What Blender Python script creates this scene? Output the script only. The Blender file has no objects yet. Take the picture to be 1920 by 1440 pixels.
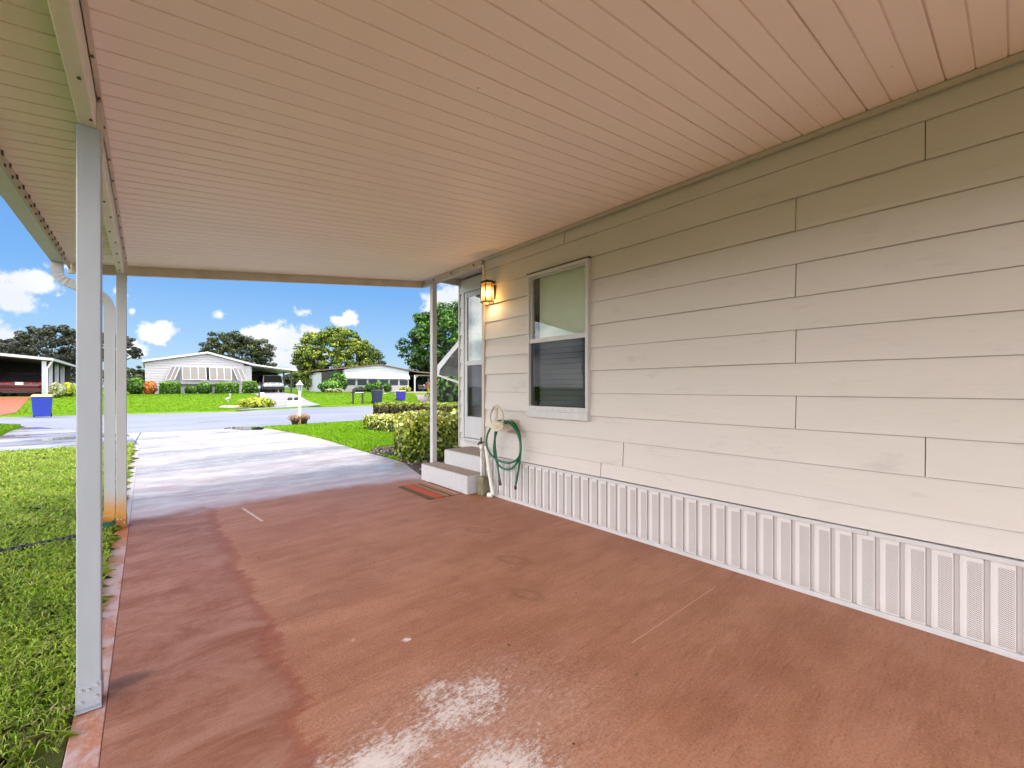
import bpy, math, random
import numpy as np
from mathutils import Vector, Matrix

random.seed(7)
rng = np.random.default_rng(11)
SC = bpy.context.scene
COL = SC.collection
R = math.radians
PI = math.pi

# ------------------------------------------------------------------ survey of the place
YAW = R(40.5); EYE = 1.25; FOC = 802.4; HZ = 726.0
SI, CO = math.sin(YAW), math.cos(YAW)
def W(px, d):                       # a bearing and a distance -> a point on the ground plan
    r = (px - 960.0) / FOC * d
    return (r * CO + d * SI, d * CO - r * SI)
def dist(x, y): return x * SI + y * CO
def H(x, y):                        # height of the land: flat up to the far kerb, then a gentle bank
    t = min(max((y - 27.5) / 10.5, 0.0), 1.0)
    t = t * t * (3 - 2 * t)
    return 0.68 * t
def G(px, py, z=0.0): return W(px, FOC * (EYE - z) / (py - HZ))
def GH(px, py):
    z = 0.0
    for _ in range(30):
        x, y = G(px, py, z); z = 0.6 * z + 0.4 * H(x, y)
    return (x, y)
def XatY(px, Y): return Y * math.tan(YAW + math.atan((px - 960.0) / FOC))

# ------------------------------------------------------------------ object helpers
ORG = {}
def tag(o, label=None, cat=None, group=None, kind=None):
    if label: o['label'] = label
    if cat: o['category'] = cat
    if group: o['group'] = group
    if kind: o['kind'] = kind
    return o
def thing(name, label, cat, loc=(0, 0, 0), rz=0.0, group=None, local=False):
    o = bpy.data.objects.new(name, None); COL.objects.link(o)
    o.location = loc; o.rotation_euler = (0, 0, rz); o.empty_display_size = 0.2
    ORG[o] = Vector((0, 0, 0)) if local else Vector(loc)
    return tag(o, label, cat, group)
def kids(o): return [c for c in bpy.data.objects if c.parent == o]
def copy_tree(o, parent=None):
    c = o.copy(); COL.objects.link(c); c.parent = parent
    for ch in kids(o): copy_tree(ch, c)
    return c

class MB:
    def __init__(s): s.v = []; s.f = []
    def add(s, vs, fs):
        b = len(s.v); s.v += [tuple(p) for p in vs]; s.f += [tuple(b + i for i in f) for f in fs]
        return s
    def quad(s, a, b, c, d): return s.add([a, b, c, d], [(0, 1, 2, 3)])
    def box(s, x0, x1, y0, y1, z0, z1):
        if x0 > x1: x0, x1 = x1, x0
        if y0 > y1: y0, y1 = y1, y0
        if z0 > z1: z0, z1 = z1, z0
        return s.add([(x0,y0,z0),(x1,y0,z0),(x1,y1,z0),(x0,y1,z0),(x0,y0,z1),(x1,y0,z1),(x1,y1,z1),(x0,y1,z1)],
            [(0,3,2,1),(4,5,6,7),(0,1,5,4),(1,2,6,5),(2,3,7,6),(3,0,4,7)])
    def hexa(s, pts):                 # 8 points: bottom 4, top 4
        return s.add(pts, [(0,3,2,1),(4,5,6,7),(0,1,5,4),(1,2,6,5),(2,3,7,6),(3,0,4,7)])
    def bar(s, p0, p1, w, h, up=(0,0,1)):
        p0, p1 = Vector(p0), Vector(p1); d = (p1 - p0).normalized(); up = Vector(up)
        sd = d.cross(up).normalized() * (w / 2); u = sd.cross(d).normalized() * (h / 2)
        vs = []
        for p in (p0, p1):
            vs += [p - sd - u, p + sd - u, p + sd + u, p - sd + u]
        return s.add(vs, [(0,1,2,3),(7,6,5,4),(0,4,5,1),(1,5,6,2),(2,6,7,3),(3,7,4,0)])
    def tube(s, pts, r, n=8, caps=True, closed=False):
        pts = [Vector(p) for p in pts]; m = len(pts)
        rs = r if isinstance(r, (list, tuple)) else [r] * m
        ref = None; b = len(s.v); rings = []
        for i, p in enumerate(pts):
            if closed: d = pts[(i + 1) % m] - pts[i - 1]
            else: d = pts[min(i + 1, m - 1)] - pts[max(i - 1, 0)]
            d = d.normalized() if d.length > 1e-9 else Vector((0, 0, 1))
            if ref is None:
                ref = d.cross(Vector((0, 0, 1)));
                if ref.length < 1e-3: ref = d.cross(Vector((1, 0, 0)))
            ref = (ref - d * ref.dot(d)).normalized(); o = d.cross(ref)
            for k in range(n):
                a = 2 * PI * k / n
                s.v.append(tuple(p + (ref * math.cos(a) + o * math.sin(a)) * rs[i]))
        cnt = m if closed else m - 1
        for i in range(cnt):
            j = (i + 1) % m
            for k in range(n):
                k2 = (k + 1) % n
                s.f.append((b + i*n + k, b + i*n + k2, b + j*n + k2, b + j*n + k))
        if caps and not closed:
            s.f.append(tuple(b + k for k in range(n))[::-1]); s.f.append(tuple(b + (m-1)*n + k for k in range(n)))
        return s
    def lathe(s, c, prof, n=16):      # prof: list of (r, z)
        b = len(s.v)
        for r, z in prof:
            for k in range(n):
                a = 2 * PI * k / n; s.v.append((c[0] + r*math.cos(a), c[1] + r*math.sin(a), c[2] + z))
        for i in range(len(prof) - 1):
            for k in range(n):
                k2 = (k+1) % n
                s.f.append((b+i*n+k, b+i*n+k2, b+(i+1)*n+k2, b+(i+1)*n+k))
        s.f.append(tuple(b + k for k in range(n))[::-1]); s.f.append(tuple(b + (len(prof)-1)*n + k for k in range(n)))
        return s
    def prism(s, poly, y0, y1, axis='y'):   # poly in (x,z) extruded along y ; axis 'x': poly in (y,z) along x ; 'z': (x,y) along z
        n = len(poly)
        def P(a, b, t): return (a, t, b) if axis == 'y' else ((t, a, b) if axis == 'x' else (a, b, t))
        vs = [P(a, b, y0) for a, b in poly] + [P(a, b, y1) for a, b in poly]
        fs = [tuple(range(n))[::-1], tuple(range(n, 2*n))] + [(i, (i+1) % n, n + (i+1) % n, n + i) for i in range(n)]
        return s.add(vs, fs)
    def build(s, name, mat, parent=None, smooth=False, bevel=0.0, seg=2, wn=False):
        me = bpy.data.meshes.new(name)
        off = ORG.get(parent, Vector((0, 0, 0))) if parent is not None else Vector((0, 0, 0))
        me.from_pydata([(x - off.x, y - off.y, z - off.z) for x, y, z in s.v], [], s.f)
        me.materials.append(mat)
        bm = None
        import bmesh
        bm = bmesh.new(); bm.from_mesh(me); bmesh.ops.recalc_face_normals(bm, faces=bm.faces) if s.closed else None
        bm.to_mesh(me); bm.free()
        if smooth: me.polygons.foreach_set('use_smooth', [True] * len(me.polygons))
        me.update()
        o = bpy.data.objects.new(name, me); COL.objects.link(o); o.parent = parent; ORG[o] = off
        if bevel:
            m = o.modifiers.new('bevel', 'BEVEL'); m.width = bevel; m.segments = seg; m.limit_method = 'ANGLE'; m.angle_limit = R(40)
            m.harden_normals = False
        return o
    closed = True
    def islands(s):
        par = list(range(len(s.v)))
        def fd(a):
            while par[a] != a: par[a] = par[par[a]]; a = par[a]
            return a
        for f in s.f:
            for i in f[1:]: par[fd(i)] = fd(f[0])
        gr = {}
        for f in s.f: gr.setdefault(fd(f[0]), []).append(f)
        out = []
        for fs_ in gr.values():
            ids = sorted({i for f in fs_ for i in f}); mp = {a: b for b, a in enumerate(ids)}
            m_ = MB(); m_.v = [s.v[i] for i in ids]; m_.f = [tuple(mp[i] for i in f) for f in fs_]; m_.closed = s.closed; out.append(m_)
        return out
    def build_each(s, name, mat, parent=None, **k): return [m_.build(name, mat, parent, **k) for m_ in s.islands()]

# ------------------------------------------------------------------ material helpers
class NT:
    def __init__(s, nt): s.nt = nt
    def n(s, typ, ins=None, out=0, **props):
        nd = s.nt.nodes.new(typ)
        for k, v in props.items(): setattr(nd, k, v)
        for k, v in (ins or {}).items():
            sk = nd.inputs[k]
            if isinstance(v, bpy.types.NodeSocket): s.nt.links.new(v, sk)
            else:
                if isinstance(v, (tuple, list)) and len(v) == 3 and sk.type == 'RGBA': v = (*v, 1)
                sk.default_value = v
        return nd.outputs[out] if out is not None else nd
    def m(s, op, a, b=0.0, c=0.0, clamp=False):
        return s.n('ShaderNodeMath', {0: a, 1: b, 2: c}, operation=op, use_clamp=clamp)
    def mix(s, f, a, b, blend='MIX'):
        nd = s.nt.nodes.new('ShaderNodeMix'); nd.data_type = 'RGBA'; nd.blend_type = blend; nd.clamp_factor = True
        for i, v in ((0, f), (6, a), (7, b)):
            if isinstance(v, bpy.types.NodeSocket): s.nt.links.new(v, nd.inputs[i])
            else: nd.inputs[i].default_value = (*v, 1) if isinstance(v, (tuple, list)) and len(v) == 3 else v
        return nd.outputs[2]
    def noise(s, vec, scale, detail=4, rough=0.55, dist=0.0, dim='3D'):
        return s.n('ShaderNodeTexNoise', {'Vector': vec, 'Scale': scale, 'Detail': detail, 'Roughness': rough, 'Distortion': dist}, noise_dimensions=dim)
    def scale(s, vec, sc): return s.n('ShaderNodeVectorMath', {0: vec, 1: sc}, operation='MULTIPLY')
    def ramp(s, f, stops, interp='LINEAR'):
        nd = s.nt.nodes.new('ShaderNodeValToRGB'); s.nt.links.new(f, nd.inputs[0]); cr = nd.color_ramp; cr.interpolation = interp
        while len(cr.elements) < len(stops): cr.elements.new(0.5)
        for e, (p, c) in zip(cr.elements, stops):
            e.position = p; e.color = (*c, 1) if len(c) == 3 else c
        return nd.outputs[0]
    def step(s, x, a, b):             # smoothstep a..b -> 0..1
        return s.n('ShaderNodeMapRange', {0: x, 1: a, 2: b, 3: 0.0, 4: 1.0}, interpolation_type='SMOOTHSTEP')
def mat(name):
    m = bpy.data.materials.new(name); m.use_nodes = True; nt = m.node_tree; nt.nodes.clear()
    t = NT(nt); out = nt.nodes.new('ShaderNodeOutputMaterial')
    return m, t, out
def bsdf(t, out, col, rough=0.5, bump=None, bstr=0.3, bdist=0.01, **kw):
    ins = {'Base Color': col, 'Roughness': rough}
    ins.update(kw)
    if bump is not None:
        ins['Normal'] = t.n('ShaderNodeBump', {'Height': bump, 'Strength': bstr, 'Distance': bdist})
    p = t.n('ShaderNodeBsdfPrincipled', ins, out=None)
    t.nt.links.new(p.outputs[0], out.inputs[0]); return p
def pos(t): return t.n('ShaderNodeNewGeometry', out='Position')
def objc(t): return t.n('ShaderNodeTexCoord', out='Object')
def plain(name, col, rough=0.5, var=0.12, sc=6.0, bump=0.1, metal=0.0, spec=0.5, dirt=None):
    m, t, out = mat(name); p = objc(t)
    nz = t.noise(p, sc, 5); n2 = t.noise(p, sc * 9, 3)
    f = t.m('ADD', t.m('MULTIPLY', nz, 0.7), t.m('MULTIPLY', n2, 0.3))
    dk = tuple(c * (1 - var * 2) for c in col); lt = tuple(min(1, c * (1 + var)) for c in col)
    c = t.ramp(f, [(0.3, dk), (0.7, lt)])
    if dirt: c = t.mix(t.step(t.noise(p, sc * 0.6, 6, 0.7), 0.55, 0.75), c, dirt)
    r = t.m('ADD', t.m('MULTIPLY', nz, 0.2), rough - 0.1)
    bsdf(t, out, c, r, n2, bump, 0.004, **{'Metallic': metal, 'Specular IOR Level': spec})
    return m
def leafmat(name, stops, trans=0.35, rough=0.45, spec=0.4):
    m, t, out = mat(name)
    a = t.n('ShaderNodeAttribute', out=2, attribute_name='tone')
    c = t.ramp(a, stops)
    d = t.n('ShaderNodeBsdfPrincipled', {'Base Color': c, 'Roughness': rough, 'Specular IOR Level': spec})
    tr = t.n('ShaderNodeBsdfTranslucent', {'Color': t.mix(0.5, c, tuple(x for x in stops[-1][1]))})
    mx = t.n('ShaderNodeMixShader', {0: trans, 1: d, 2: tr})
    t.nt.links.new(mx, out.inputs[0]); return m

# ---- paints and metals
M = {}
def mk_white(name, col, rust=False, streak=True):
    m, t, out = mat(name); p = pos(t)
    nz = t.noise(t.scale(p, (6, 6, 1.2)), 2.0, 6, 0.6)
    c = t.ramp(nz, [(0.25, tuple(x * 0.9 for x in col)), (0.7, col)])
    sp = t.step(t.noise(p, 60, 2), 0.74, 0.8)
    c = t.mix(t.m('MULTIPLY', sp, 0.5), c, (0.30, 0.24, 0.18))
    if rust:
        z = t.n('ShaderNodeSeparateXYZ', {0: p}, out=2)
        f = t.m('SUBTRACT', z, t.m('MULTIPLY', t.noise(p, 9, 4), 0.16))
        c = t.mix(t.step(f, 0.26, 0.02), c, (0.52, 0.25, 0.05))
        c = t.mix(t.m('MULTIPLY', t.step(f, 0.06, -0.05), 0.6), c, (0.25, 0.08, 0.02))
    bsdf(t, out, c, 0.42, t.noise(p, 40, 3), 0.06, 0.003)
    return m
M['white'] = mk_white('white painted aluminium', (0.54, 0.55, 0.58))
M['post'] = mk_white('post paint', (0.375, 0.405, 0.475))
M['postrust'] = mk_white('rust stained post paint', (0.43, 0.44, 0.48), rust=True)
M['beam'] = mk_white('beam paint', (0.74, 0.72, 0.66))
M['fascia'] = plain('fascia paint', (0.56, 0.50, 0.42), 0.5)
M['trim'] = mk_white('trim paint', (0.54, 0.54, 0.565))
M['creamtrim'] = mk_white('cream trim paint', (0.50, 0.465, 0.42))
M['black'] = plain('black metal', (0.02, 0.02, 0.022), 0.4)
M['bronze'] = plain('bronze metal', (0.06, 0.035, 0.02), 0.4, metal=0.6)
M['screw'] = plain('dark screw', (0.10, 0.07, 0.05), 0.6)
M['bolt'] = plain('painted bolt', (0.46, 0.47, 0.50), 0.4)
M['plastic'] = plain('white pvc', (0.78, 0.78, 0.76), 0.35)
M['hangplastic'] = plain('cream plastic', (0.60, 0.54, 0.42), 0.45, var=0.18)
M['dark'] = plain('dark interior', (0.012, 0.012, 0.012), 0.9)

# siding of the near house
def mk_siding():
    m, t, out = mat('cream lap siding'); p = pos(t)
    g = t.noise(t.scale(p, (1, 1.6, 34)), 3.0, 6, 0.65)
    lum = t.noise(t.scale(p, (1, 0.8, 3.5)), 1.1, 4)
    c = t.mix(lum, (0.535, 0.500, 0.485), (0.59, 0.56, 0.55))
    c = t.mix(t.m('MULTIPLY', t.step(g, 0.52, 0.75), 0.14), c, (0.36, 0.32, 0.28))
    st = t.noise(t.scale(p, (1, 1.4, 5.0)), 2.2, 7, 0.68, 0.4)
    c = t.mix(t.m('MULTIPLY', t.step(st, 0.56, 0.74), 0.5), c, (0.40, 0.385, 0.375))
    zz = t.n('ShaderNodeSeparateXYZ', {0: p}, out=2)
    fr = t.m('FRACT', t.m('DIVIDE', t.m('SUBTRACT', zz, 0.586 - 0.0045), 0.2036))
    ln = t.m('MULTIPLY', t.m('LESS_THAN', fr, 0.020), t.m('GREATER_THAN', zz, 0.55))  # dark line under each lap: joint dirt, also deepening the lap shadow
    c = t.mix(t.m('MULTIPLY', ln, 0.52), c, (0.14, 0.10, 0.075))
    bsdf(t, out, c, 0.5, g, 0.32, 0.003)
    return m
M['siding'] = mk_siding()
def mk_skirt():
    m, t, out = mat('perforated skirting'); p = pos(t)
    s = t.n('ShaderNodeSeparateXYZ', {0: p}, out=None)
    y, z = s.outputs[1], s.outputs[2]
    pit = 0.0092
    def cell(oy, oz):
        a = t.m('SUBTRACT', t.m('FRACT', t.m('ADD', t.m('DIVIDE', y, pit), oy)), 0.5)
        b = t.m('SUBTRACT', t.m('FRACT', t.m('ADD', t.m('DIVIDE', z, pit), oz)), 0.5)
        return t.m('SQRT', t.m('ADD', t.m('MULTIPLY', a, a), t.m('MULTIPLY', b, b)))
    d = t.m('MINIMUM', cell(0, 0), cell(0.5, 0.5))
    hole = t.m('SUBTRACT', 1.0, t.step(d, 0.20, 0.30))
    # only the middle of each 10 cm panel is punched
    q = t.m('SUBTRACT', t.m('FRACT', t.m('DIVIDE', t.m('SUBTRACT', y, 0.8735 + 0.011), 0.1005)), 0.5)
    q = t.m('ABSOLUTE', t.m('ADD', q, 0.10))
    mask = t.m('SUBTRACT', 1.0, t.step(q, 0.24, 0.27))
    vz = t.m('MULTIPLY', t.step(z, 0.03, 0.04), t.m('SUBTRACT', 1.0, t.step(z, 0.40, 0.41)))
    # the holes only exist towards the near part of the run
    f = t.m('MULTIPLY', t.m('MULTIPLY', hole, mask), vz)
    nz = t.noise(p, 3.0, 6, 0.6)
    base = t.mix(nz, (0.575, 0.56, 0.57), (0.65, 0.635, 0.65))
    dirt = t.m('MULTIPLY', t.step(z, 0.10, 0.0), t.m('MULTIPLY', t.noise(p, 12, 5, 0.7), 0.5))
    base = t.mix(dirt, base, (0.36, 0.22, 0.17))
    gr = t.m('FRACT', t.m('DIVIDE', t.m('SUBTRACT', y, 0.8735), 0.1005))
    base = t.mix(t.m('MULTIPLY', t.m('LESS_THAN', gr, 0.215), 0.22), base, (0.36, 0.29, 0.27))  # groove shadow painted in: darker groove, darkest line at its edge
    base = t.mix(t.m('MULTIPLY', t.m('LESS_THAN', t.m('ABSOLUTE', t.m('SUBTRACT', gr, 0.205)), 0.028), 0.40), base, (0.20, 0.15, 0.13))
    c = t.mix(t.m('MULTIPLY', f, 0.9), base, (0.13, 0.11, 0.11))
    bsdf(t, out, c, 0.42, t.m('SUBTRACT', 0.0, f), 0.3, 0.002)
    return m
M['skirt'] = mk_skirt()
def mk_ceiling():
    m, t, out = mat('ceiling panel'); p = pos(t)
    s = t.n('ShaderNodeSeparateXYZ', {0: p}, out=None)
    nz = t.noise(t.scale(p, (0.7, 2.0, 1)), 1.2, 5, 0.6)
    c = t.mix(nz, (0.88, 0.77, 0.71), (0.93, 0.84, 0.78))
    cell = t.n('ShaderNodeTexWhiteNoise', {'W': t.m('FLOOR', t.m('DIVIDE', t.m('SUBTRACT', s.outputs[1], 0.217), 0.1014))}, noise_dimensions='1D')
    c = t.mix(t.m('MULTIPLY', cell, 0.12), c, (0.66, 0.60, 0.55))
    sp = t.m('MULTIPLY', t.step(t.noise(p, 38, 2), 0.73, 0.77), t.step(t.noise(p, 1.7, 2), 0.5, 0.66))
    c = t.mix(t.m('MULTIPLY', sp, 0.7), c, (0.32, 0.22, 0.16))
    st = t.step(t.noise(t.scale(p, (1.2, 9, 1)), 2.0, 6, 0.7), 0.6, 0.8)
    c = t.mix(t.m('MULTIPLY', st, 0.20), c, (0.55, 0.46, 0.40))
    bsdf(t, out, c, 0.52, t.noise(t.scale(p, (1, 4, 1)), 5, 3), 0.12, 0.004)
    return m
M['ceiling'] = mk_ceiling()

# carport floor and drive
def mk_floor():
    m, t, out = mat('red painted concrete'); p = pos(t)
    s = t.n('ShaderNodeSeparateXYZ', {0: p}, out=None); x, y = s.outputs[0], s.outputs[1]
    big = t.noise(p, 0.9, 5, 0.6); med = t.noise(p, 4.5, 7, 0.68); fine = t.noise(p, 95, 3, 0.75)
    broom = t.noise(t.scale(p, (2.6, 30, 1)), 2.6, 5, 0.72, 0.35)
    broom2 = t.noise(t.scale(p, (0.8, 9, 1)), 1.6, 6, 0.65, 0.5)
    c = t.mix(t.step(t.m('MULTIPLY_ADD', t.noise(t.scale(p, (0.55, 2.2, 1)), 2.2, 8, 0.7, 0.3), .75, t.m('MULTIPLY', big, .55)), 0.48, 0.82), (0.315, 0.130, 0.070), (0.44, 0.208, 0.125))
    c = t.mix(t.m('MULTIPLY', t.step(broom, 0.52, 0.72), 0.50), c, (0.50, 0.25, 0.17))
    c = t.mix(t.m('MULTIPLY', t.step(broom, 0.44, 0.26), 0.68), c, (0.14, 0.045, 0.026))
    c = t.mix(t.m('MULTIPLY', t.step(broom2, 0.56, 0.74), 0.40), c, (0.21, 0.09, 0.062))
    c = t.mix(t.m('MULTIPLY', t.step(broom2, 0.42, 0.25), 0.34), c, (0.56, 0.33, 0.25))
    c = t.mix(t.m('MULTIPLY', t.step(fine, 0.52, 0.66), 0.34), c, (0.58, 0.31, 0.22))
    c = t.mix(t.m('MULTIPLY', t.step(fine, 0.48, 0.34), 0.50), c, (0.15, 0.055, 0.035))
    c = t.mix(t.m('MULTIPLY', t.step(med, 0.50, 0.68), 0.28), c, (0.44, 0.235, 0.185))
    c = t.mix(t.m('MULTIPLY', t.step(med, 0.50, 0.32), 0.25), c, (0.24, 0.09, 0.05))
    # worn to bare white where the paint has lifted
    def ell(cx, cy, rx, ry, rot=0.0):
        dx = t.m('SUBTRACT', x, cx); dy = t.m('SUBTRACT', y, cy)
        if rot:
            ca, sa = math.cos(rot), math.sin(rot)
            dx, dy = t.m('ADD', t.m('MULTIPLY', dx, ca), t.m('MULTIPLY', dy, sa)), t.m('SUBTRACT', t.m('MULTIPLY', dy, ca), t.m('MULTIPLY', dx, sa))
        a = t.m('DIVIDE', dx, rx); b = t.m('DIVIDE', dy, ry)
        return t.m('SQRT', t.m('ADD', t.m('MULTIPLY', a, a), t.m('MULTIPLY', b, b)))
    def blob(cx, cy, rx, ry, w=1.0, rot=0.0):
        return t.m('MULTIPLY', t.m('SUBTRACT', 1.0, t.step(ell(cx, cy, rx, ry, rot), 0.0, 1.0)), w)
    bl = blob(0.95, 1.42, 0.48, 0.30)
    for a in ((0.58, 1.36, 0.46, 0.30, 1.0), (0.98, 1.95, 0.05, 0.05, 1.0), (1.30, 1.22, 0.16, 0.14, .45), (0.84, 1.06, 0.52, 0.30, 1.1), (0.92, 1.55, 0.2, 0.13, .95), (0.42, 1.50, 0.22, 0.12, 0.7),
              (0.78, 2.12, 0.05, 0.04, 0.7), (1.02, 2.60, 0.07, 0.05, 0.5), (1.25, 1.72, 0.10, 0.06, 0.5)):
        bl = t.m('MAXIMUM', bl, blob(*a))
    bl2 = t.m('SUBTRACT', blob(0.9, 1.25, 1.05, 0.75), t.m('MULTIPLY', t.m('ABSOLUTE', t.m('SUBTRACT', broom2, .5)), 1.4))
    wn = t.noise(t.scale(p, (1, 1.8, 1)), 30, 8, 0.95, 0.2)
    fl = t.m('ADD', t.m('MULTIPLY_ADD', t.m('SUBTRACT', wn, .5), 2.6, t.m('MULTIPLY', t.m('SUBTRACT', med, .5), 1.1)), t.m('MULTIPLY', bl, 0.76))
    worn = t.m('MULTIPLY', t.step(fl, 0.46, 0.80), t.step(bl, 0.0, 0.15))
    chalk = t.m('MULTIPLY', t.step(t.m('MULTIPLY_ADD', bl2, .10, wn), .50, .66), t.step(bl2, 0.0, 0.5))
    c = t.mix(t.m('MULTIPLY', chalk, 0.40), c, (0.62, 0.44, 0.39))
    c = t.mix(t.m('MULTIPLY', worn, 0.82), c, (0.78, 0.70, 0.69))
    specks = t.step(t.noise(p, 26, 2), 0.77, 0.80)
    c = t.mix(t.m('MULTIPLY', specks, 0.6), c, (0.72, 0.55, 0.48))
    for (cx, cy, rx, ry, ro) in ((2.20, 3.05, 0.06, 0.13, 0.5), (2.02, 2.35, 0.07, 0.13, 0.4), (2.35, 3.75, 0.05, 0.10, 0.4), (1.75, 1.9, 0.06, 0.12, 0.3)):
        e = ell(cx, cy, rx, ry, ro)
        ring = t.m('MULTIPLY', t.m('SUBTRACT', 1.0, t.step(t.m('ABSOLUTE', t.m('SUBTRACT', t.m('ADD', e, t.m('MULTIPLY', med, 0.8)), 1.2)), 0.0, 0.5)), 0.30)
        c = t.mix(ring, c, (0.15, 0.065, 0.04))
    # a pale scratch and a thin crack
    def seg(x0, y0, x1, y1, w, soft):
        L = math.hypot(x1 - x0, y1 - y0); ux, uy = (x1 - x0) / L, (y1 - y0) / L
        dx = t.m('SUBTRACT', x, x0); dy = t.m('SUBTRACT', y, y0)
        al = t.m('ADD', t.m('MULTIPLY', dx, ux), t.m('MULTIPLY', dy, uy))
        ac = t.m('ABSOLUTE', t.m('ADD', t.m('SUBTRACT', t.m('MULTIPLY', dy, ux), t.m('MULTIPLY', dx, uy)), t.m('MULTIPLY', t.m('SUBTRACT', med, 0.5), w * 3)))
        e = t.m('MULTIPLY', t.m('GREATER_THAN', al, 0.0), t.m('LESS_THAN', al, L))
        return t.m('MULTIPLY', e, t.m('SUBTRACT', 1.0, t.step(ac, w, w + soft)))
    a0, a1 = G(455, 953), G(492, 977)
    c = t.mix(t.m('MULTIPLY', seg(*a0, *a1, 0.004, 0.014), 0.6), c, (0.74, 0.62, 0.56))
    a0, a1 = G(1185, 1205), G(1342, 1100)
    c = t.mix(t.m('MULTIPLY', seg(*a0, *a1, 0.002, 0.003), 0.55), c, (0.60, 0.38, 0.30))
    # the drive beyond the drip line: wet, with the sky's reflection painted in as pale colour
    edge = t.m('ADD', t.m('SUBTRACT', t.m('ADD', y, t.m('MULTIPLY', t.m('ABSOLUTE', t.m('SUBTRACT', x, 1.1)), 0.16)), 5.40), t.m('MULTIPLY', t.m('SUBTRACT', t.noise(p, 1.6, 5, 0.6), 0.5), 0.75))
    edge = t.m('ADD', edge, t.m('MULTIPLY', t.m('SUBTRACT', t.noise(p, 18, 5, 0.7), 0.5), 0.12))
    out_f = t.step(edge, -0.08, 0.30)
    sky_sheen = t.mix(t.step(t.noise(t.scale(p, (0.8, 1.7, 1)), 2.2, 8, 0.72), 0.38, 0.62), (0.42, 0.385, 0.385), (0.60, 0.56, 0.56))
    pk = t.m('MULTIPLY', t.step(t.noise(t.scale(p, (0.7, 2.4, 1)), 1.5, 8, 0.75, 0.4), 0.48, 0.62), t.step(y, 12.5, 6.5))
    sky_sheen = t.mix(t.m('MULTIPLY', pk, 0.75), sky_sheen, (0.42, 0.30, 0.31))
    sky_sheen = t.mix(t.m('MULTIPLY', t.step(fine, 0.55, 0.7), 0.2), sky_sheen, (0.30, 0.28, 0.30))
    sky_sheen = t.mix(t.m('MULTIPLY', t.step(broom, 0.55, 0.7), 0.22), sky_sheen, (0.31, 0.27, 0.29))
    pinkrim = t.m('MULTIPLY', t.step(edge, 0.9, 0.05), 0.55)
    sky_sheen = t.mix(pinkrim, sky_sheen, (0.60, 0.43, 0.42))
    c = t.mix(out_f, c, sky_sheen)
    # rain blown in at the open side: a darker violet band
    wet = t.m('SUBTRACT', t.m('ADD', t.m('ADD', 0.50, t.m('MULTIPLY', t.m('SUBTRACT', t.noise(p, 2.2, 6, 0.66, 0.4), 0.5), 0.40)),
              t.m('MULTIPLY', t.m('SUBTRACT', t.noise(t.scale(p, (1, 9, 1)), 2.5, 5, 0.6), 0.5), 0.16)), x)
    wet = t.m('ADD', wet, t.m('MULTIPLY', t.step(y, 2.0, 1.0), -0.16))
    wf = t.step(wet, -0.006, 0.05)
    wf = t.m('MULTIPLY', wf, t.m('SUBTRACT', 1.0, out_f))
    wc = t.mix(t.step(t.noise(t.scale(p, (1.2, 2.6, 1)), 1.8, 8, 0.8, 0.6), 0.34, 0.66), (0.38, 0.205, 0.165), (0.20, 0.068, 0.042))
    c = t.mix(t.m('MULTIPLY', wf, t.m('MULTIPLY_ADD', fine, 0.7, 0.30)), c, wc)
    rim = t.m('MULTIPLY', t.m('MULTIPLY', t.step(wet, -0.02, 0.01), t.step(wet, 0.10, 0.02)), t.m('SUBTRACT', 1.0, out_f))
    c = t.mix(t.m('MULTIPLY', rim, 0.5), c, (0.26, 0.065, 0.035))
    # dark smudge at the foot of the near post
    md = t.m('MULTIPLY', t.step(t.m('ADD', blob(-0.08, 2.45, 0.22, 0.11), t.m('MULTIPLY', t.m('SUBTRACT', med, 0.5), 0.9)), 0.30, 0.95), 0.55)
    c = t.mix(md, c, (0.07, 0.05, 0.05))
    # puddled patches far out
    pud = t.step(t.noise(t.scale(p, (0.22, 0.9, 1)), 1.0, 5, 0.6, 0.5), 0.50, 0.62)
    c = t.mix(t.m('MULTIPLY', t.m('MULTIPLY', pud, out_f), 0.30), c, (0.24, 0.22, 0.22))
    rough = t.m('SUBTRACT', 0.62, t.m('MULTIPLY', wf, 0.12))
    rough = t.m('SUBTRACT', rough, t.m('MULTIPLY', out_f, 0.02))
    rough = t.m('SUBTRACT', rough, t.m('MULTIPLY', t.m('MULTIPLY', pud, out_f), 0.36))
    rough = t.m('ADD', t.m('ADD', rough, t.m('MULTIPLY', worn, .25)), t.m('MULTIPLY', t.m('SUBTRACT', med, 0.5), 0.25))
    hgt = t.m('ADD', t.m('MULTIPLY', broom, 0.6), t.m('ADD', t.m('MULTIPLY', fine, 0.5), t.m('MULTIPLY', worn, -0.3)))
    hgt = t.m('MULTIPLY', hgt, t.m('SUBTRACT', 1.0, t.m('MULTIPLY', t.m('MULTIPLY', pud, out_f), 0.9)))
    bsdf(t, out, c, rough, hgt, 0.6, 0.005, **{'Specular IOR Level': t.m('MULTIPLY_ADD', wf, -.24, .36)})
    return m
M['floor'] = mk_floor()
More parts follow.
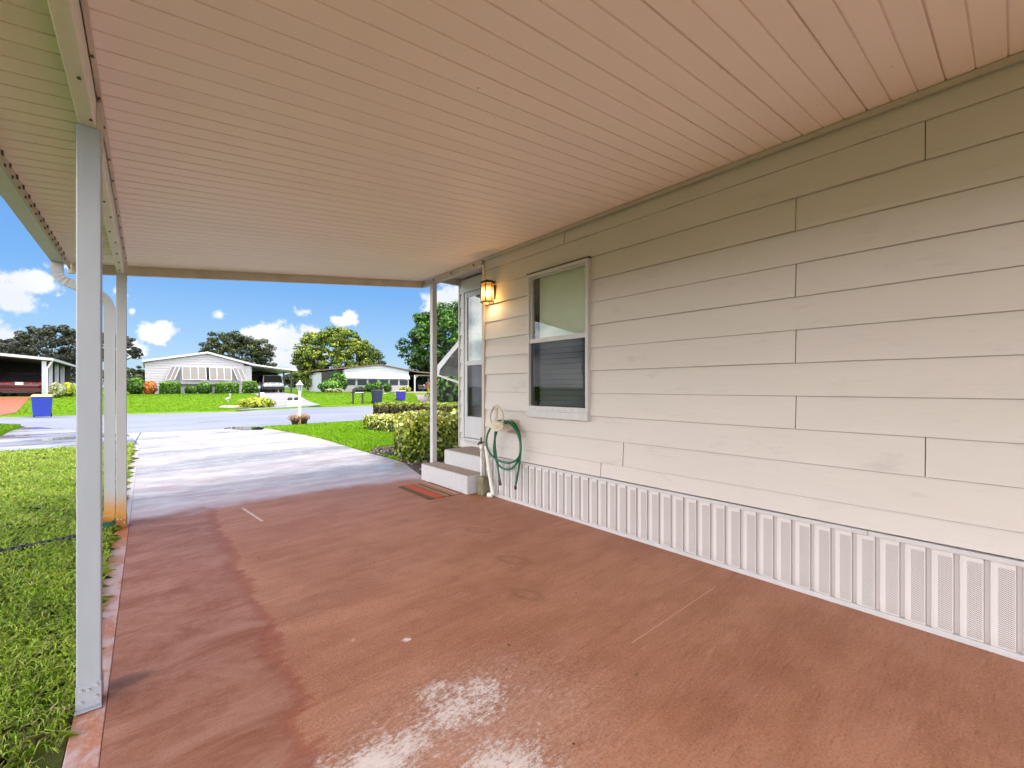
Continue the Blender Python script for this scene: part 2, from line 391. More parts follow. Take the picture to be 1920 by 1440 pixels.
def mk_curb():
    m, t, out = mat('stained slab edge'); p = pos(t)
    s = t.n('ShaderNodeSeparateXYZ', {0: p}, out=None); y = s.outputs[1]
    n = t.noise(t.scale(p, (3, 2.0, 1)), 2.2, 6, 0.7, 0.5); f = t.noise(p, 60, 4)
    c = t.mix(t.step(n, 0.42, 0.6), (0.50, 0.36, 0.36), (0.42, 0.17, 0.10))
    c = t.mix(t.m('MULTIPLY', t.step(f, 0.5, 0.7), 0.3), c, (0.66, 0.50, 0.46))
    c = t.mix(t.step(y, 5.1, 5.7), c, (0.60, 0.52, 0.53))
    rs = t.m('MULTIPLY', t.step(y, 4.3, 4.9), t.step(y, 5.4, 5.1))
    c = t.mix(t.m('MULTIPLY', rs, 0.8), c, (0.46, 0.14, 0.03))
    bsdf(t, out, c, 0.5, f, 0.4, 0.004); return m
M['curb'] = mk_curb()
def mk_wetconc(name, a, b, wet=0.55, sc=1.0):
    m, t, out = mat(name); p = pos(t)
    n = t.noise(t.scale(p, (0.35, 1.1, 1)), sc, 6, 0.62, 0.4); f = t.noise(p, 30, 4, 0.7)
    c = t.mix(t.step(n, 0.35, 0.65), a, b)
    c = t.mix(t.m('MULTIPLY', t.step(f, 0.5, 0.7), 0.18), c, tuple(v * 0.6 for v in a))
    pud = t.step(t.noise(t.scale(p, (0.2, 0.9, 1)), 0.9, 5, 0.6, 0.5), wet, wet + 0.12)
    c = t.mix(t.m('MULTIPLY', pud, 0.45), c, tuple(v * 0.45 for v in a))
    r = t.m('SUBTRACT', 0.5, t.m('MULTIPLY', pud, 0.42))
    h = t.m('MULTIPLY', f, t.m('SUBTRACT', 1.0, pud))
    bsdf(t, out, c, r, h, 0.3, 0.004); return m
M['street'] = mk_wetconc('wet street', (0.30, 0.305, 0.36), (0.38, 0.385, 0.45), 0.60, 0.5)
M['sidewalk'] = mk_wetconc('wet concrete', (0.27, 0.26, 0.30), (0.47, 0.46, 0.52), 0.46, 1.1)
M['paledrive'] = mk_wetconc('pale drive', (0.40, 0.37, 0.41), (0.48, 0.45, 0.49), 0.62, 0.8)
M['reddrive'] = mk_wetconc('orange red drive', (0.44, 0.15, 0.085), (0.50, 0.19, 0.11), 0.8, 0.8)
M['reddrive2'] = mk_wetconc('faded red drive', (0.44, 0.25, 0.22), (0.44, 0.39, 0.42), 0.7, 0.5)

def mk_grass(name, a, b, c3, sc=1.0, fade=None):
    m, t, out = mat(name); p = pos(t)
    n1 = t.noise(p, 0.35 * sc, 5, 0.6); n2 = t.noise(p, 6 * sc, 6, 0.75); n3 = t.noise(p, 45, 4, 0.8)
    c = t.mix(n1, a, b); c = t.mix(t.step(n2, 0.35, 0.7), c, c3)
    c = t.mix(t.m('MULTIPLY', t.step(n3, 0.5, 0.75), 0.55 if fade else 0.2), c, tuple(v * 0.35 for v in a))
    if fade:
        xx = t.n('ShaderNodeSeparateXYZ', {0: p}, out=0); g2 = t.mix(t.step(n2, 0.35, 0.7), (0.10, 0.15, 0.035), (0.15, 0.20, 0.05))
        g2 = t.mix(t.m('MULTIPLY', t.step(n3, 0.5, 0.75), 0.5), g2, (0.06, 0.07, 0.03)); c = t.mix(t.step(xx, -1.0, -3.2), c, g2)
    bsdf(t, out, c, 0.85, t.m('ADD', n2, n3), 0.8 if fade else 0.25, 0.03, **{'Specular IOR Level': 0.1}); return m
M['lawn'] = mk_grass('far lawn', (0.125, 0.26, 0.006), (0.19, 0.34, 0.008), (0.155, 0.30, 0.006))
M['soil'] = mk_grass('thatch and soil', (0.075, 0.085, 0.02), (0.12, 0.11, 0.05), (0.09, 0.14, 0.02), 2.0, True)
M['mulch'] = plain('mulch', (0.12, 0.085, 0.065), 0.9, var=0.3, sc=14, bump=0.8)
M['gnd'] = mk_grass('distant ground', (0.10, 0.19, 0.015), (0.13, 0.22, 0.02), (0.09, 0.16, 0.02), 0.3)

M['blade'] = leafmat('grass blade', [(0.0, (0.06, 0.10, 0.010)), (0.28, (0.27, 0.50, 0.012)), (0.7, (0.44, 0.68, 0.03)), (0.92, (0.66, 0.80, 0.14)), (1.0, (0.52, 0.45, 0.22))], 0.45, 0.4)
M['bladefar'] = leafmat('lawn blade', [(0.0, (0.09, 0.19, 0.006)), (0.5, (0.165, 0.325, 0.006)), (1.0, (0.26, 0.43, 0.015))], 0.45, 0.5)
M['bladeverge'] = leafmat('verge blade', [(0.0, (0.12, 0.26, 0.006)), (0.5, (0.25, 0.50, 0.008)), (1.0, (0.40, 0.66, 0.02))], 0.45, 0.5)  # lawn blade brightened to make up for shade near the house
M['varieg'] = leafmat('variegated leaf', [(0.0, (0.012, 0.022, 0.005)), (0.35, (0.06, 0.115, 0.008)), (0.62, (0.27, 0.36, 0.018)), (0.85, (0.60, 0.60, 0.08)), (1.0, (0.86, 0.82, 0.34))], 0.08, 0.35, 0.5)
M['hedge'] = leafmat('hedge leaf', [(0.0, (0.006, 0.018, 0.005)), (0.5, (0.045, 0.14, 0.008)), (1.0, (0.20, 0.38, 0.03))], 0.25, 0.4)
M['ixora'] = leafmat('trimmed hedge leaf', [(0.0, (0.014, 0.009, 0.007)), (0.45, (0.07, 0.035, 0.018)), (0.62, (0.12, 0.17, 0.02)), (1.0, (0.34, 0.42, 0.04))], 0.1, 0.5)
M['croton'] = leafmat('croton leaf', [(0.0, (0.10, 0.02, 0.01)), (0.5, (0.50, 0.13, 0.03)), (1.0, (0.75, 0.38, 0.10))], 0.2)
M['lime'] = leafmat('lime leaf', [(0.0, (0.06, 0.10, 0.01)), (0.5, (0.32, 0.42, 0.02)), (1.0, (0.70, 0.72, 0.10))], 0.3)
M['oak'] = leafmat('oak leaf', [(0.0, (0.005, 0.008, 0.004)), (0.5, (0.038, 0.058, 0.018)), (1.0, (0.17, 0.20, 0.07))], 0.08, 0.6)
M['oakdark'] = leafmat('dark oak leaf', [(0.0, (0.012, 0.014, 0.012)), (0.5, (0.045, 0.050, 0.035)), (1.0, (0.11, 0.12, 0.07))], 0.12, 0.6)
M['tabebuia'] = leafmat('yellow green leaf', [(0.0, (0.006, 0.014, 0.003)), (0.40, (0.085, 0.155, 0.008)), (0.75, (0.24, 0.33, 0.02)), (1.0, (0.58, 0.55, 0.07))], 0.08, 0.5)
M['tropic'] = leafmat('bright tree leaf', [(0.0, (0.003, 0.010, 0.002)), (0.5, (0.028, 0.105, 0.008)), (1.0, (0.20, 0.42, 0.03))], 0.08, 0.5)
M['flower'] = leafmat('pale blossom', [(0.0, (0.10, 0.14, 0.04)), (0.4, (0.30, 0.34, 0.12)), (1.0, (0.85, 0.80, 0.70))], 0.2)
M['flowerred'] = leafmat('orange blossom', [(0.0, (0.03, 0.02, 0.02)), (0.5, (0.30, 0.16, 0.08)), (1.0, (0.85, 0.60, 0.30))], 0.2)
M['bark'] = plain('bark', (0.10, 0.075, 0.06), 0.9, var=0.25, sc=8, bump=0.6)
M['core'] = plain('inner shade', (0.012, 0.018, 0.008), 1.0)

# ------------------------------------------------------------------ foliage builders
def leaves(name, P, Nn, size, mat_, parent=None, tone=None, aspect=0.55, shape=4, jitter=0.35, off=None):
    """many small leaf faces as one mesh; P (n,3) positions, Nn (n,3) outward directions"""
    n = len(P)
    if off is None: off = ORG.get(parent, Vector((0, 0, 0)))
    P = P - np.array(off)
    Nn = Nn + rng.normal(0, jitter, (n, 3)); Nn /= np.linalg.norm(Nn, axis=1, keepdims=True) + 1e-9
    a = rng.normal(0, 1, (n, 3)); T = np.cross(Nn, a); T /= np.linalg.norm(T, axis=1, keepdims=True) + 1e-9
    B = np.cross(Nn, T)
    sz = size * rng.uniform(0.6, 1.25, (n, 1))
    if shape == 4: prof = [(-1, 0, 0), (0, 1, .12), (1, 0, 0), (0, -1, .12)]
    else: prof = [(-1, 0, 0), (-.35, .9, .12), (.45, .8, .1), (1, 0, -.1), (.45, -.8, .1), (-.35, -.9, .12)]
    k = len(prof)
    V = np.empty((n, k, 3))
    for i, (u, v, w) in enumerate(prof):
        V[:, i] = P + T * (u * sz) + B * (v * sz * aspect) + Nn * (w * sz)
    if tone is None: tone = rng.uniform(0, 1, n)
    me = bpy.data.meshes.new(name)
    me.vertices.add(n * k); me.vertices.foreach_set('co', V.reshape(-1))
    me.loops.add(n * k); me.loops.foreach_set('vertex_index', np.arange(n * k, dtype=np.int32))
    me.polygons.add(n); me.polygons.foreach_set('loop_start', np.arange(0, n * k, k, dtype=np.int32))
    me.polygons.foreach_set('loop_total', np.full(n, k, dtype=np.int32))
    at = me.attributes.new('tone', 'FLOAT', 'POINT'); at.data.foreach_set('value', np.repeat(np.clip(tone, 0, 1), k).astype(np.float32))
    me.materials.append(mat_); me.update(calc_edges=True)
    o = bpy.data.objects.new(name, me); COL.objects.link(o); o.parent = parent; ORG[o] = Vector(off)
    return o

def unit(n):
    v = rng.normal(0, 1, (n, 3)); return v / np.linalg.norm(v, axis=1, keepdims=True)

def lumpy(U, seed, amp=0.18, freq=2.5):
    r2 = np.random.default_rng(seed); s = np.zeros(len(U))
    for i in range(7):
        k = r2.normal(0, 1, 3) * freq * (1 + i * 0.5); s += np.sin(U @ k + r2.uniform(0, 6.28)) / (1 + i * 0.55)
    return 1 + amp * s / 2.2

def shrub(label, cat, c, rx, ry, rz, m, n=500, leaf=0.09, seed=1, name='shrub', group=None, square=0.0, base=0.0, stem=True, bias=0.0):
    """a bush: leafy shell round a dark core; c is the centre of its foot"""
    z0 = c[2]; t = thing(name, label, cat, (c[0], c[1], z0), group=group)
    U = unit(n); L = lumpy(U, seed, 0.12)
    if square: U2 = np.sign(U) * np.abs(U) ** (1 - square * 0.75); U2 /= np.max(np.abs(U2), axis=1, keepdims=True) ** square * 1.0
    else: U2 = U
    rad = L * rng.uniform(0.78, 1.05, n)
    P = np.array((c[0], c[1], z0 + base + rz)) + U2 * rad[:, None] * np.array((rx, ry, rz))
    P[:, 2] = np.maximum(P[:, 2], z0 + 0.02)
    tone = 0.30 + 0.40 * U[:, 2] + rng.normal(0, 0.22, n) + (rad - 0.92) * 1.2 + bias  # light painted into the tone: brighter top, darker inside
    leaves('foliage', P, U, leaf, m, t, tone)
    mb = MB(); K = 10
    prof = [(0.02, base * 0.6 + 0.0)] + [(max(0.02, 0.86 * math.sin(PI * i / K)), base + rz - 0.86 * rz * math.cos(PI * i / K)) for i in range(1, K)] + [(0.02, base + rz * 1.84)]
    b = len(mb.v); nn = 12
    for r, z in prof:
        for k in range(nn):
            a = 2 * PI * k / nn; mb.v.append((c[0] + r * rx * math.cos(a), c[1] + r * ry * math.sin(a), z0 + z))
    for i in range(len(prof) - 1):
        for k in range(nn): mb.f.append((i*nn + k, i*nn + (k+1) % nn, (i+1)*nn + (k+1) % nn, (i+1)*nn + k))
    mb.build('stem', M['core'], t, smooth=True)  # dark filler mass standing in for the shaded inside of the bush
    return t

def hedge_obj(label, path, w, h, m, n, leaf, name='hedge', round_=0.35, seed=3, shape=4, z0=None, tonebias=0.0, group=None, aspect=0.55):
    """clipped hedge along a ground path"""
    pts = [Vector((p[0], p[1], 0)) for p in path]
    seg = [(pts[i+1] - pts[i]).length for i in range(len(pts) - 1)]; tot = sum(seg)
    c0 = pts[0]; zb = H(c0.x, c0.y) if z0 is None else z0
    t = thing(name, label, 'hedge', (c0.x, c0.y, zb), group=group)
    s = rng.uniform(0, tot, n); A = np.array([tuple(p)[:2] for p in pts]); cum = np.concatenate([[0], np.cumsum(seg)])
    x = np.interp(s, cum, A[:, 0]); y = np.interp(s, cum, A[:, 1])
    idx = np.clip(np.searchsorted(cum, s) - 1, 0, len(seg) - 1)
    D = np.array([tuple((pts[i+1] - pts[i]).normalized())[:2] for i in range(len(seg))])[idx]
    Nn = np.stack([-D[:, 1], D[:, 0]], 1)
    a = rng.uniform(-0.12 * PI, 1.12 * PI, n)     # around the section
    e = 0.5; ca, sa = np.cos(a), np.sin(a)
    cu = np.sign(ca) * np.abs(ca) ** (round_ + 0.15); su = np.sign(sa) * np.abs(sa) ** (round_ + 0.15)
    lump = 1 + 0.06 * np.sin(s * 9 + a * 3) + 0.05 * np.sin(s * 23 + a * 5 + 1)
    rad = lump * rng.uniform(0.80, 1.04, n)
    endf = np.minimum(np.minimum(s, tot - s) / (w * 0.4), 1.0) ** 0.5
    hh = (0.5 + 0.5 * su * rad) * h
    low = rng.uniform(0, 1, n); side = np.abs(ca) > 0.75
    hh = np.where(side, low * h * 0.9, hh)
    P = np.stack([x + Nn[:, 0] * cu * rad * w / 2 * (0.7 + 0.3 * endf), y + Nn[:, 1] * cu * rad * w / 2 * (0.7 + 0.3 * endf), zb + np.clip(hh * (0.85 + 0.15 * endf), 0.02, 9)], 1)
    NR = np.stack([Nn[:, 0] * cu, Nn[:, 1] * cu, np.maximum(su, 0) + 0.1], 1)
    tone = 0.16 + 0.50 * (hh / h) ** 1.3 * (1 if name != 'clipped_hedge' else 1.25 * (hh / h) ** 2) + rng.normal(0, 0.30, n) * (1 if name != 'clipped_hedge' else .6) + (rad - 0.92) * 0.9 + tonebias  # tone paints in top light and inner shade; the ixora's top is greener
    # end caps
    ne = int(n * w / tot / 2) + 30
    caps = []
    for k, (pt, dr) in enumerate(((pts[0], -(pts[1] - pts[0]).normalized()), (pts[-1], (pts[-1] - pts[-2]).normalized()))):
        q = Vector((-dr.y, dr.x, 0)); u = rng.uniform(-.5, .5, ne); v = rng.uniform(0.02, 1, ne) * h * 0.95
        o = rng.uniform(-0.12, 0.06, ne) * w - 0.15 * w * (np.abs(u) * 2) ** 4
        caps.append((np.stack([pt.x + q.x * u * w + dr.x * o, pt.y + q.y * u * w + dr.y * o, zb + v], 1), np.tile(np.array([dr.x, dr.y, 0.2]), (ne, 1)), 0.15 + 0.55 * v / h + rng.normal(0, 0.2, ne) + tonebias))
    P = np.concatenate([P] + [c[0] for c in caps]); NR = np.concatenate([NR] + [c[1] for c in caps]); tone = np.concatenate([tone] + [c[2] for c in caps])
    leaves('foliage', P, NR, leaf, m, t, tone, shape=shape, jitter=0.5, aspect=aspect)
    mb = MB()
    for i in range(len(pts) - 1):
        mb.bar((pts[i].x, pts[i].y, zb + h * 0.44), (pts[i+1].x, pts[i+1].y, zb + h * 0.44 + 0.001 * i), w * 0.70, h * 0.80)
    mb.build('stem', M['core'], t)  # dark bars inside the hedge, standing in for its inner shade
    return t

def tree(label, c, h, rx, ry, crown_h, m, nclump=60, per=60, leaf=0.25, seed=1, trunk_r=0.3, group=None, cz=None, flat=0.6, name='broadleaf_tree', open_=0.0, clr=None, low=-0.35):
    r2 = np.random.default_rng(seed); z0 = H(c[0], c[1])
    t = thing(name, label, 'tree', (c[0], c[1], z0), group=group)
    if cz is None: cz = h - crown_h / 2
    C = np.array((c[0], c[1], z0 + cz))
    U = r2.normal(0, 1, (nclump * 3, 3)); U /= np.linalg.norm(U, axis=1, keepdims=True); U = U[U[:, 2] > low][:nclump]; nc = len(U)
    rr = r2.uniform(0.45, 1.0, nc) ** 0.6 * lumpy(U, seed, 0.16)
    CC = C + U * rr[:, None] * np.array((rx, ry, crown_h / 2))
    cr = (clr or 0.26) * max(rx, crown_h / 2) * r2.uniform(0.6, 1.25, nc)
    ct = r2.normal(0, 0.13, nc)
    P = []; NN = []; T = []
    for i in range(nc):
        k = int(per * r2.uniform(0.6, 1.3)); V = unit(k); q = rng.uniform(0.35, 1.0, k) ** 0.5
        P.append(CC[i] + V * q[:, None] * cr[i] * np.array((1, 1, flat))); NN.append(V + np.array((0, 0, 0.4)))
        T.append(0.36 + 0.38 * V[:, 2] * q + ct[i] + 0.14 * U[i, 2] + rng.normal(0, 0.20, k))  # light painted in: clump tops toned lighter, undersides darker
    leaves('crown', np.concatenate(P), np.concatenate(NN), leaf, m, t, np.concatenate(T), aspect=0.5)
    mb = MB(); fork = z0 + max(0.8, cz - crown_h * 0.42)
    mb.tube([(c[0], c[1], z0 - 0.1), (c[0] + .1, c[1], z0 + (fork - z0) * .5), (c[0], c[1] + .1, fork)], [trunk_r * 1.25, trunk_r, trunk_r * 0.85], 8)
    for i in range(min(nc, 16)):
        e = CC[i]; mid = (np.array((c[0], c[1], fork)) * 0.55 + e * 0.45) + np.array((0, 0, 0.12 * crown_h * 0.3))
        mb.tube([(c[0], c[1] + .1, fork - 0.1), tuple(mid), tuple(e)], [trunk_r * 0.55, trunk_r * 0.32, trunk_r * 0.08], 5)
    mb.build('trunk', M['bark'], t, smooth=True)
    return t

def blades(name, label, X, Y, Z, hgt, wid, m, tone, lean=0.6, cat='grass'):
    n = len(X); a = rng.uniform(0, 2 * PI, n); hgt = hgt * rng.uniform(0.55, 1.3, n); wid = wid * rng.uniform(0.7, 1.2, n)
    dx, dy = np.cos(a), np.sin(a); b = rng.uniform(0, 2 * PI, n); ln = lean * rng.uniform(0.3, 1.5, n); lx, ly = np.cos(b) * ln, np.sin(b) * ln
    V = np.empty((n, 5, 3)); o = np.stack([X, Y, Z], 1)
    wv = np.stack([dx, dy, np.zeros(n)], 1) * wid[:, None] / 2
    mid = np.stack([lx * .35 * hgt, ly * .35 * hgt, hgt * .6], 1); tip = np.stack([lx * 1.15 * hgt, ly * 1.15 * hgt, hgt * np.clip(1 - ln * .55, .15, 1)], 1)
    V[:, 0] = o - wv * .7; V[:, 1] = o + wv * .7; V[:, 2] = o + mid + wv; V[:, 3] = o + tip; V[:, 4] = o + mid - wv
    me = bpy.data.meshes.new(name); me.vertices.add(n * 5); me.vertices.foreach_set('co', V.reshape(-1))
    me.loops.add(n * 5); me.loops.foreach_set('vertex_index', np.arange(n * 5, dtype=np.int32))
    me.polygons.add(n); me.polygons.foreach_set('loop_start', np.arange(0, n * 5, 5, dtype=np.int32)); me.polygons.foreach_set('loop_total', np.full(n, 5, dtype=np.int32))
    at = me.attributes.new('tone', 'FLOAT', 'POINT')
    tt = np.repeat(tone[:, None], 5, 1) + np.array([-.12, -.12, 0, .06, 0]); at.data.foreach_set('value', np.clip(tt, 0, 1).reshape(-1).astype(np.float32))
    me.materials.append(m); me.update(calc_edges=True)
    ob = bpy.data.objects.new(name, me); COL.objects.link(ob); tag(ob, label, cat, kind='stuff'); return ob

def inpoly(X, Y, poly):
    ins = np.zeros(len(X), bool); n = len(poly)
    for i in range(n):
        x0, y0 = poly[i]; x1, y1 = poly[(i + 1) % n]
        c = ((y0 > Y) != (y1 > Y)) & (X < (x1 - x0) * (Y - y0) / (y1 - y0 + 1e-12) + x0); ins ^= c
    return ins

# ------------------------------------------------------------------ the ground
def structure(name, mb, m, **k):
    o = mb.build(name, m, None, **k); o['kind'] = 'structure'; return o
def grid(x0, x1, y0, y1, nx, ny, dz):
    mb = MB(); mb.closed = False
    for j in range(ny + 1):
        for i in range(nx + 1):
            x = x0 + (x1 - x0) * i / nx; y = y0 + (y1 - y0) * j / ny; mb.v.append((x, y, H(x, y) + dz))
    for j in range(ny):
        for i in range(nx):
            a = j * (nx + 1) + i; mb.f.append((a, a + 1, a + nx + 2, a + nx + 1))
    return mb
mb = MB(); mb.closed = False
ys = [-1500, -300, -60, -10, 0, 27.5] + [27.5 + 10.5 * i / 12 for i in range(1, 13)] + [60, 120, 400, 1500, 3000]
xs = [-2500, -400, -60, 0, 60, 400, 2500]
for y in ys:
    for x in xs: mb.v.append((x, y, H(x, y) - 0.06))
for j in range(len(ys) - 1):
    for i in range(len(xs) - 1):
        a = j * len(xs) + i; mb.f.append((a, a + 1, a + len(xs) + 1, a + len(xs)))
structure('ground', mb, M['gnd'])

EDGE_X = -0.212                       # outer edge of the slab
street_near = [(-70, 22.0), (-3.7, 21.8), (-2.93, 20.8), (-1.4, 17.3), (-0.4, 15.6), (2.4, 15.2), (6.4, 15.8), (14, 15.8), (30, 15.0), (70, 14.0)]
street_far = [(-70, 28.2), (-5, 27.9), (-.7, 27.4), (3.3, 26.6), (6.0, 27.6), (8.5, 29.3), (12, 28.6), (18, 28.2), (40, 27.8), (70, 27.6)]
def strip(a, b, z):
    mb = MB(); mb.closed = False; n = len(a)
    for (x, y) in a: mb.v.append((x, y, z))
    for (x, y) in b: mb.v.append((x, y, z))
    for i in range(n - 1): mb.f.append((i, i + 1, n + i + 1, n + i))
    return mb
structure('street', strip(street_near, street_far, -0.030), M['street'])

# our drive: slab under the carport and out to the street
rp = [G(790, 892), G(751, 866), G(687, 848), G(582, 818), G(490, 802)]
drive_right = [(3.02, -4.5), (3.02, 4.02), (2.80, 4.09), (2.80, 5.2)] + [rp[0]] + rp[1:] + [(2.4, 15.2)]
def ngon_solid(poly, z0, z1):
    mb = MB(); mb.prism(poly, z0, z1, 'z'); return mb
def smooth_line(pts, k=6):
    out = []
    for i in range(len(pts) - 1):
        p0 = pts[max(i-1, 0)]; p1 = pts[i]; p2 = pts[i+1]; p3 = pts[min(i+2, len(pts)-1)]
        for j in range(k):
            t = j / k
            out.append(tuple(0.5 * ((2*p1[q]) + (-p0[q]+p2[q])*t + (2*p0[q]-5*p1[q]+4*p2[q]-p3[q])*t*t + (-p0[q]+3*p1[q]-3*p2[q]+p3[q])*t**3) for q in (0, 1)))
    out.append(pts[-1]); return out
curve_r = smooth_line(rp + [(2.4, 15.2)], 6)
poly = [(-0.118, -4.5), (-.118, -10), (3.3, -10), (3.3, -4.6), (3.06, -4.5), (3.06, 5.15)] + [(rp[0][0] + .25, 5.15)] + curve_r + [(-0.4, 15.6), (-0.118, 12.4)]  # slab carried on behind the camera to bounce warm light inside
structure('driveway', ngon_solid(poly, -0.10, 0.0), M['floor'])
mb = MB(); mb.box(EDGE_X, -0.1195, -4.5, 12.35, -0.10, -0.003)
structure('slab_edge', mb, M['curb'], bevel=0.004)
# the wet branch path to the left
poly_path = [(EDGE_X, 12.36), (-2.1, 12.4), (-8, 12.7), (-30, 13.2), (-30, 17.2), (-8, 16.8), (-2.8, 16.4), (-2.95, 18.5), (-2.93, 20.8), (-1.4, 17.3), (-0.4, 15.6), (-0.122, 12.36)]
structure('path', ngon_solid(poly_path, -0.10, -0.006), M['sidewalk'])
# thin joints cut in the concrete
mb = MB(); mb.closed = False
for (x0, y0, x1, y1, w) in ((-0.10, 12.40, 3.9, 12.55, 0.02), (-0.1, 9.0, 3.2, 9.0, 0.008), (EDGE_X, 12.3, -0.12, 15.6, 0.02)):
    d = Vector((x1-x0, y1-y0, 0)).normalized(); q = Vector((-d.y, d.x, 0)) * w / 2
    mb.quad((x0-q.x, y0-q.y, .004), (x1-q.x, y1-q.y, .004), (x1+q.x, y1+q.y, .004), (x0+q.x, y0+q.y, .004))
structure('concrete_joint', mb, M['screw'])

pd = [G(420, 803), G(455, 807), G(492, 806), G(500, 801), G(470, 800), G(430, 801)]
m_, t_, o_ = mat('puddle water'); bsdf(t_, o_, (.03, .03, .035), .03)
structure('puddle', ngon_solid(pd, -.02, .006), m_)
# lawns
LZ = -0.012
lawn_left = [(EDGE_X - .004, -4.5), (EDGE_X - .004, 12.34), (-2.1, 12.38), (-8, 12.68), (-30, 13.18), (-30, -4.5)]
structure('near_lawn', ngon_solid(lawn_left, -0.10, LZ), M['soil'])
lawn_patch = [(-2.95, 16.55), (-3.0, 18.5), (-3.05, 20.6), (-3.8, 21.7), (-30, 21.9), (-30, 17.3), (-8, 16.95)]
structure('lawn_patch', ngon_solid(lawn_patch, -0.10, 0.03), M['lawn'])
island = [(c[0] + 0.02, c[1]) for c in curve_r] + [(6.4, 15.75), (14, 15.75), (30, 14.95), (30, 5.2), (3.3, 5.2)]
island[len(curve_r) - 1] = (2.5, 15.22)
structure('verge_lawn', ngon_solid(island, -0.10, LZ), M['soil'])
bed = [(rp[0][0] + .03, 5.22), (rp[0][0] + .01, rp[0][1] + .05), (rp[1][0] + .02, rp[1][1]), (rp[1][0] + .12, rp[1][1] + .45), (3.2, 7.9), (3.6, 8.6), (5.5, 8.4), (8, 7), (8, 5.4), (3.3, 5.22)]
structure('mulch_bed', ngon_solid(bed, -0.10, 0.006), M['mulch'])
# lawn beyond the street
mb = MB(); mb.closed = False
far = street_far; rows = [0, .5, 1, 2, 3, 4, 5, 6, 7, 8, 9, 10, 12, 16, 26, 60]
cols = []
for k in range(len(far) - 1):
    for j in range(6): t_ = j / 6; cols.append((far[k][0] * (1-t_) + far[k+1][0] * t_, far[k][1] * (1-t_) + far[k+1][1] * t_))
cols.append(far[-1])
for x, y in cols: mb.v.append((x, y - .0, -0.06))
for r_ in rows:
    for x, y in cols:
        yy = y + 0.02 + r_; mb.v.append((x, yy, H(x, yy) + 0.035))
nc = len(cols)
for j in range(len(rows)):
    for i in range(nc - 1): a = j * nc + i; mb.f.append((a, a+1, a+nc+1, a+nc))
structure('far_lawn', mb, M['lawn'])
def drape(name, L, Rr, m, dz=0.05, n=14):
    mb = MB(); mb.closed = False
    def at(line, t):
        k = t * (len(line) - 1); i = min(int(k), len(line) - 2); f = k - i
        return (line[i][0]*(1-f) + line[i+1][0]*f, line[i][1]*(1-f) + line[i+1][1]*f)
    for i in range(n + 1):
        t_ = i / n; a, b = at(L, t_), at(Rr, t_)
        for q in range(5):
            s_ = q / 4; x, y = a[0]*(1-s_) + b[0]*s_, a[1]*(1-s_) + b[1]*s_; mb.v.append((x, y, H(x, y) + dz))
    for i in range(n):
        for q in range(4): a = i*5 + q; mb.f.append((a, a+1, a+6, a+5))
    return structure(name, mb, m)
d1 = drape('concrete_drive', [(3.5, 26.5), (6.0, 30.0), GH(477, 740), (7.6, 52)], [(8.6, 29.2), GH(576, 752), GH(552, 740), (10.6, 52)], M['paledrive'])
drape('orange_drive', [(-10.5, 27.8), (-9.6, 33), (-9.2, 36), (-9.2, 50)], [(-4.75, 27.9), GH(30, 775), GH(60, 745), (-4.3, 50)], M['reddrive'])
drape('brick_drive', [GH(790, 756), GH(784, 750), GH(780, 741), (24.4, 60)], [GH(850, 756), GH(848, 752), GH(838, 741), (29.5, 60)], M['reddrive2'])
# small bare bed by the kerb under the lime bush
bx, by = GH(435, 768)
drape('kerb_bed', [GH(410, 766), GH(416, 762), GH(420, 762)], [GH(470, 767), GH(470, 762), GH(470, 761.5)], plain('bed sand', (0.62, 0.46, 0.36), 0.9), 0.06, 5)

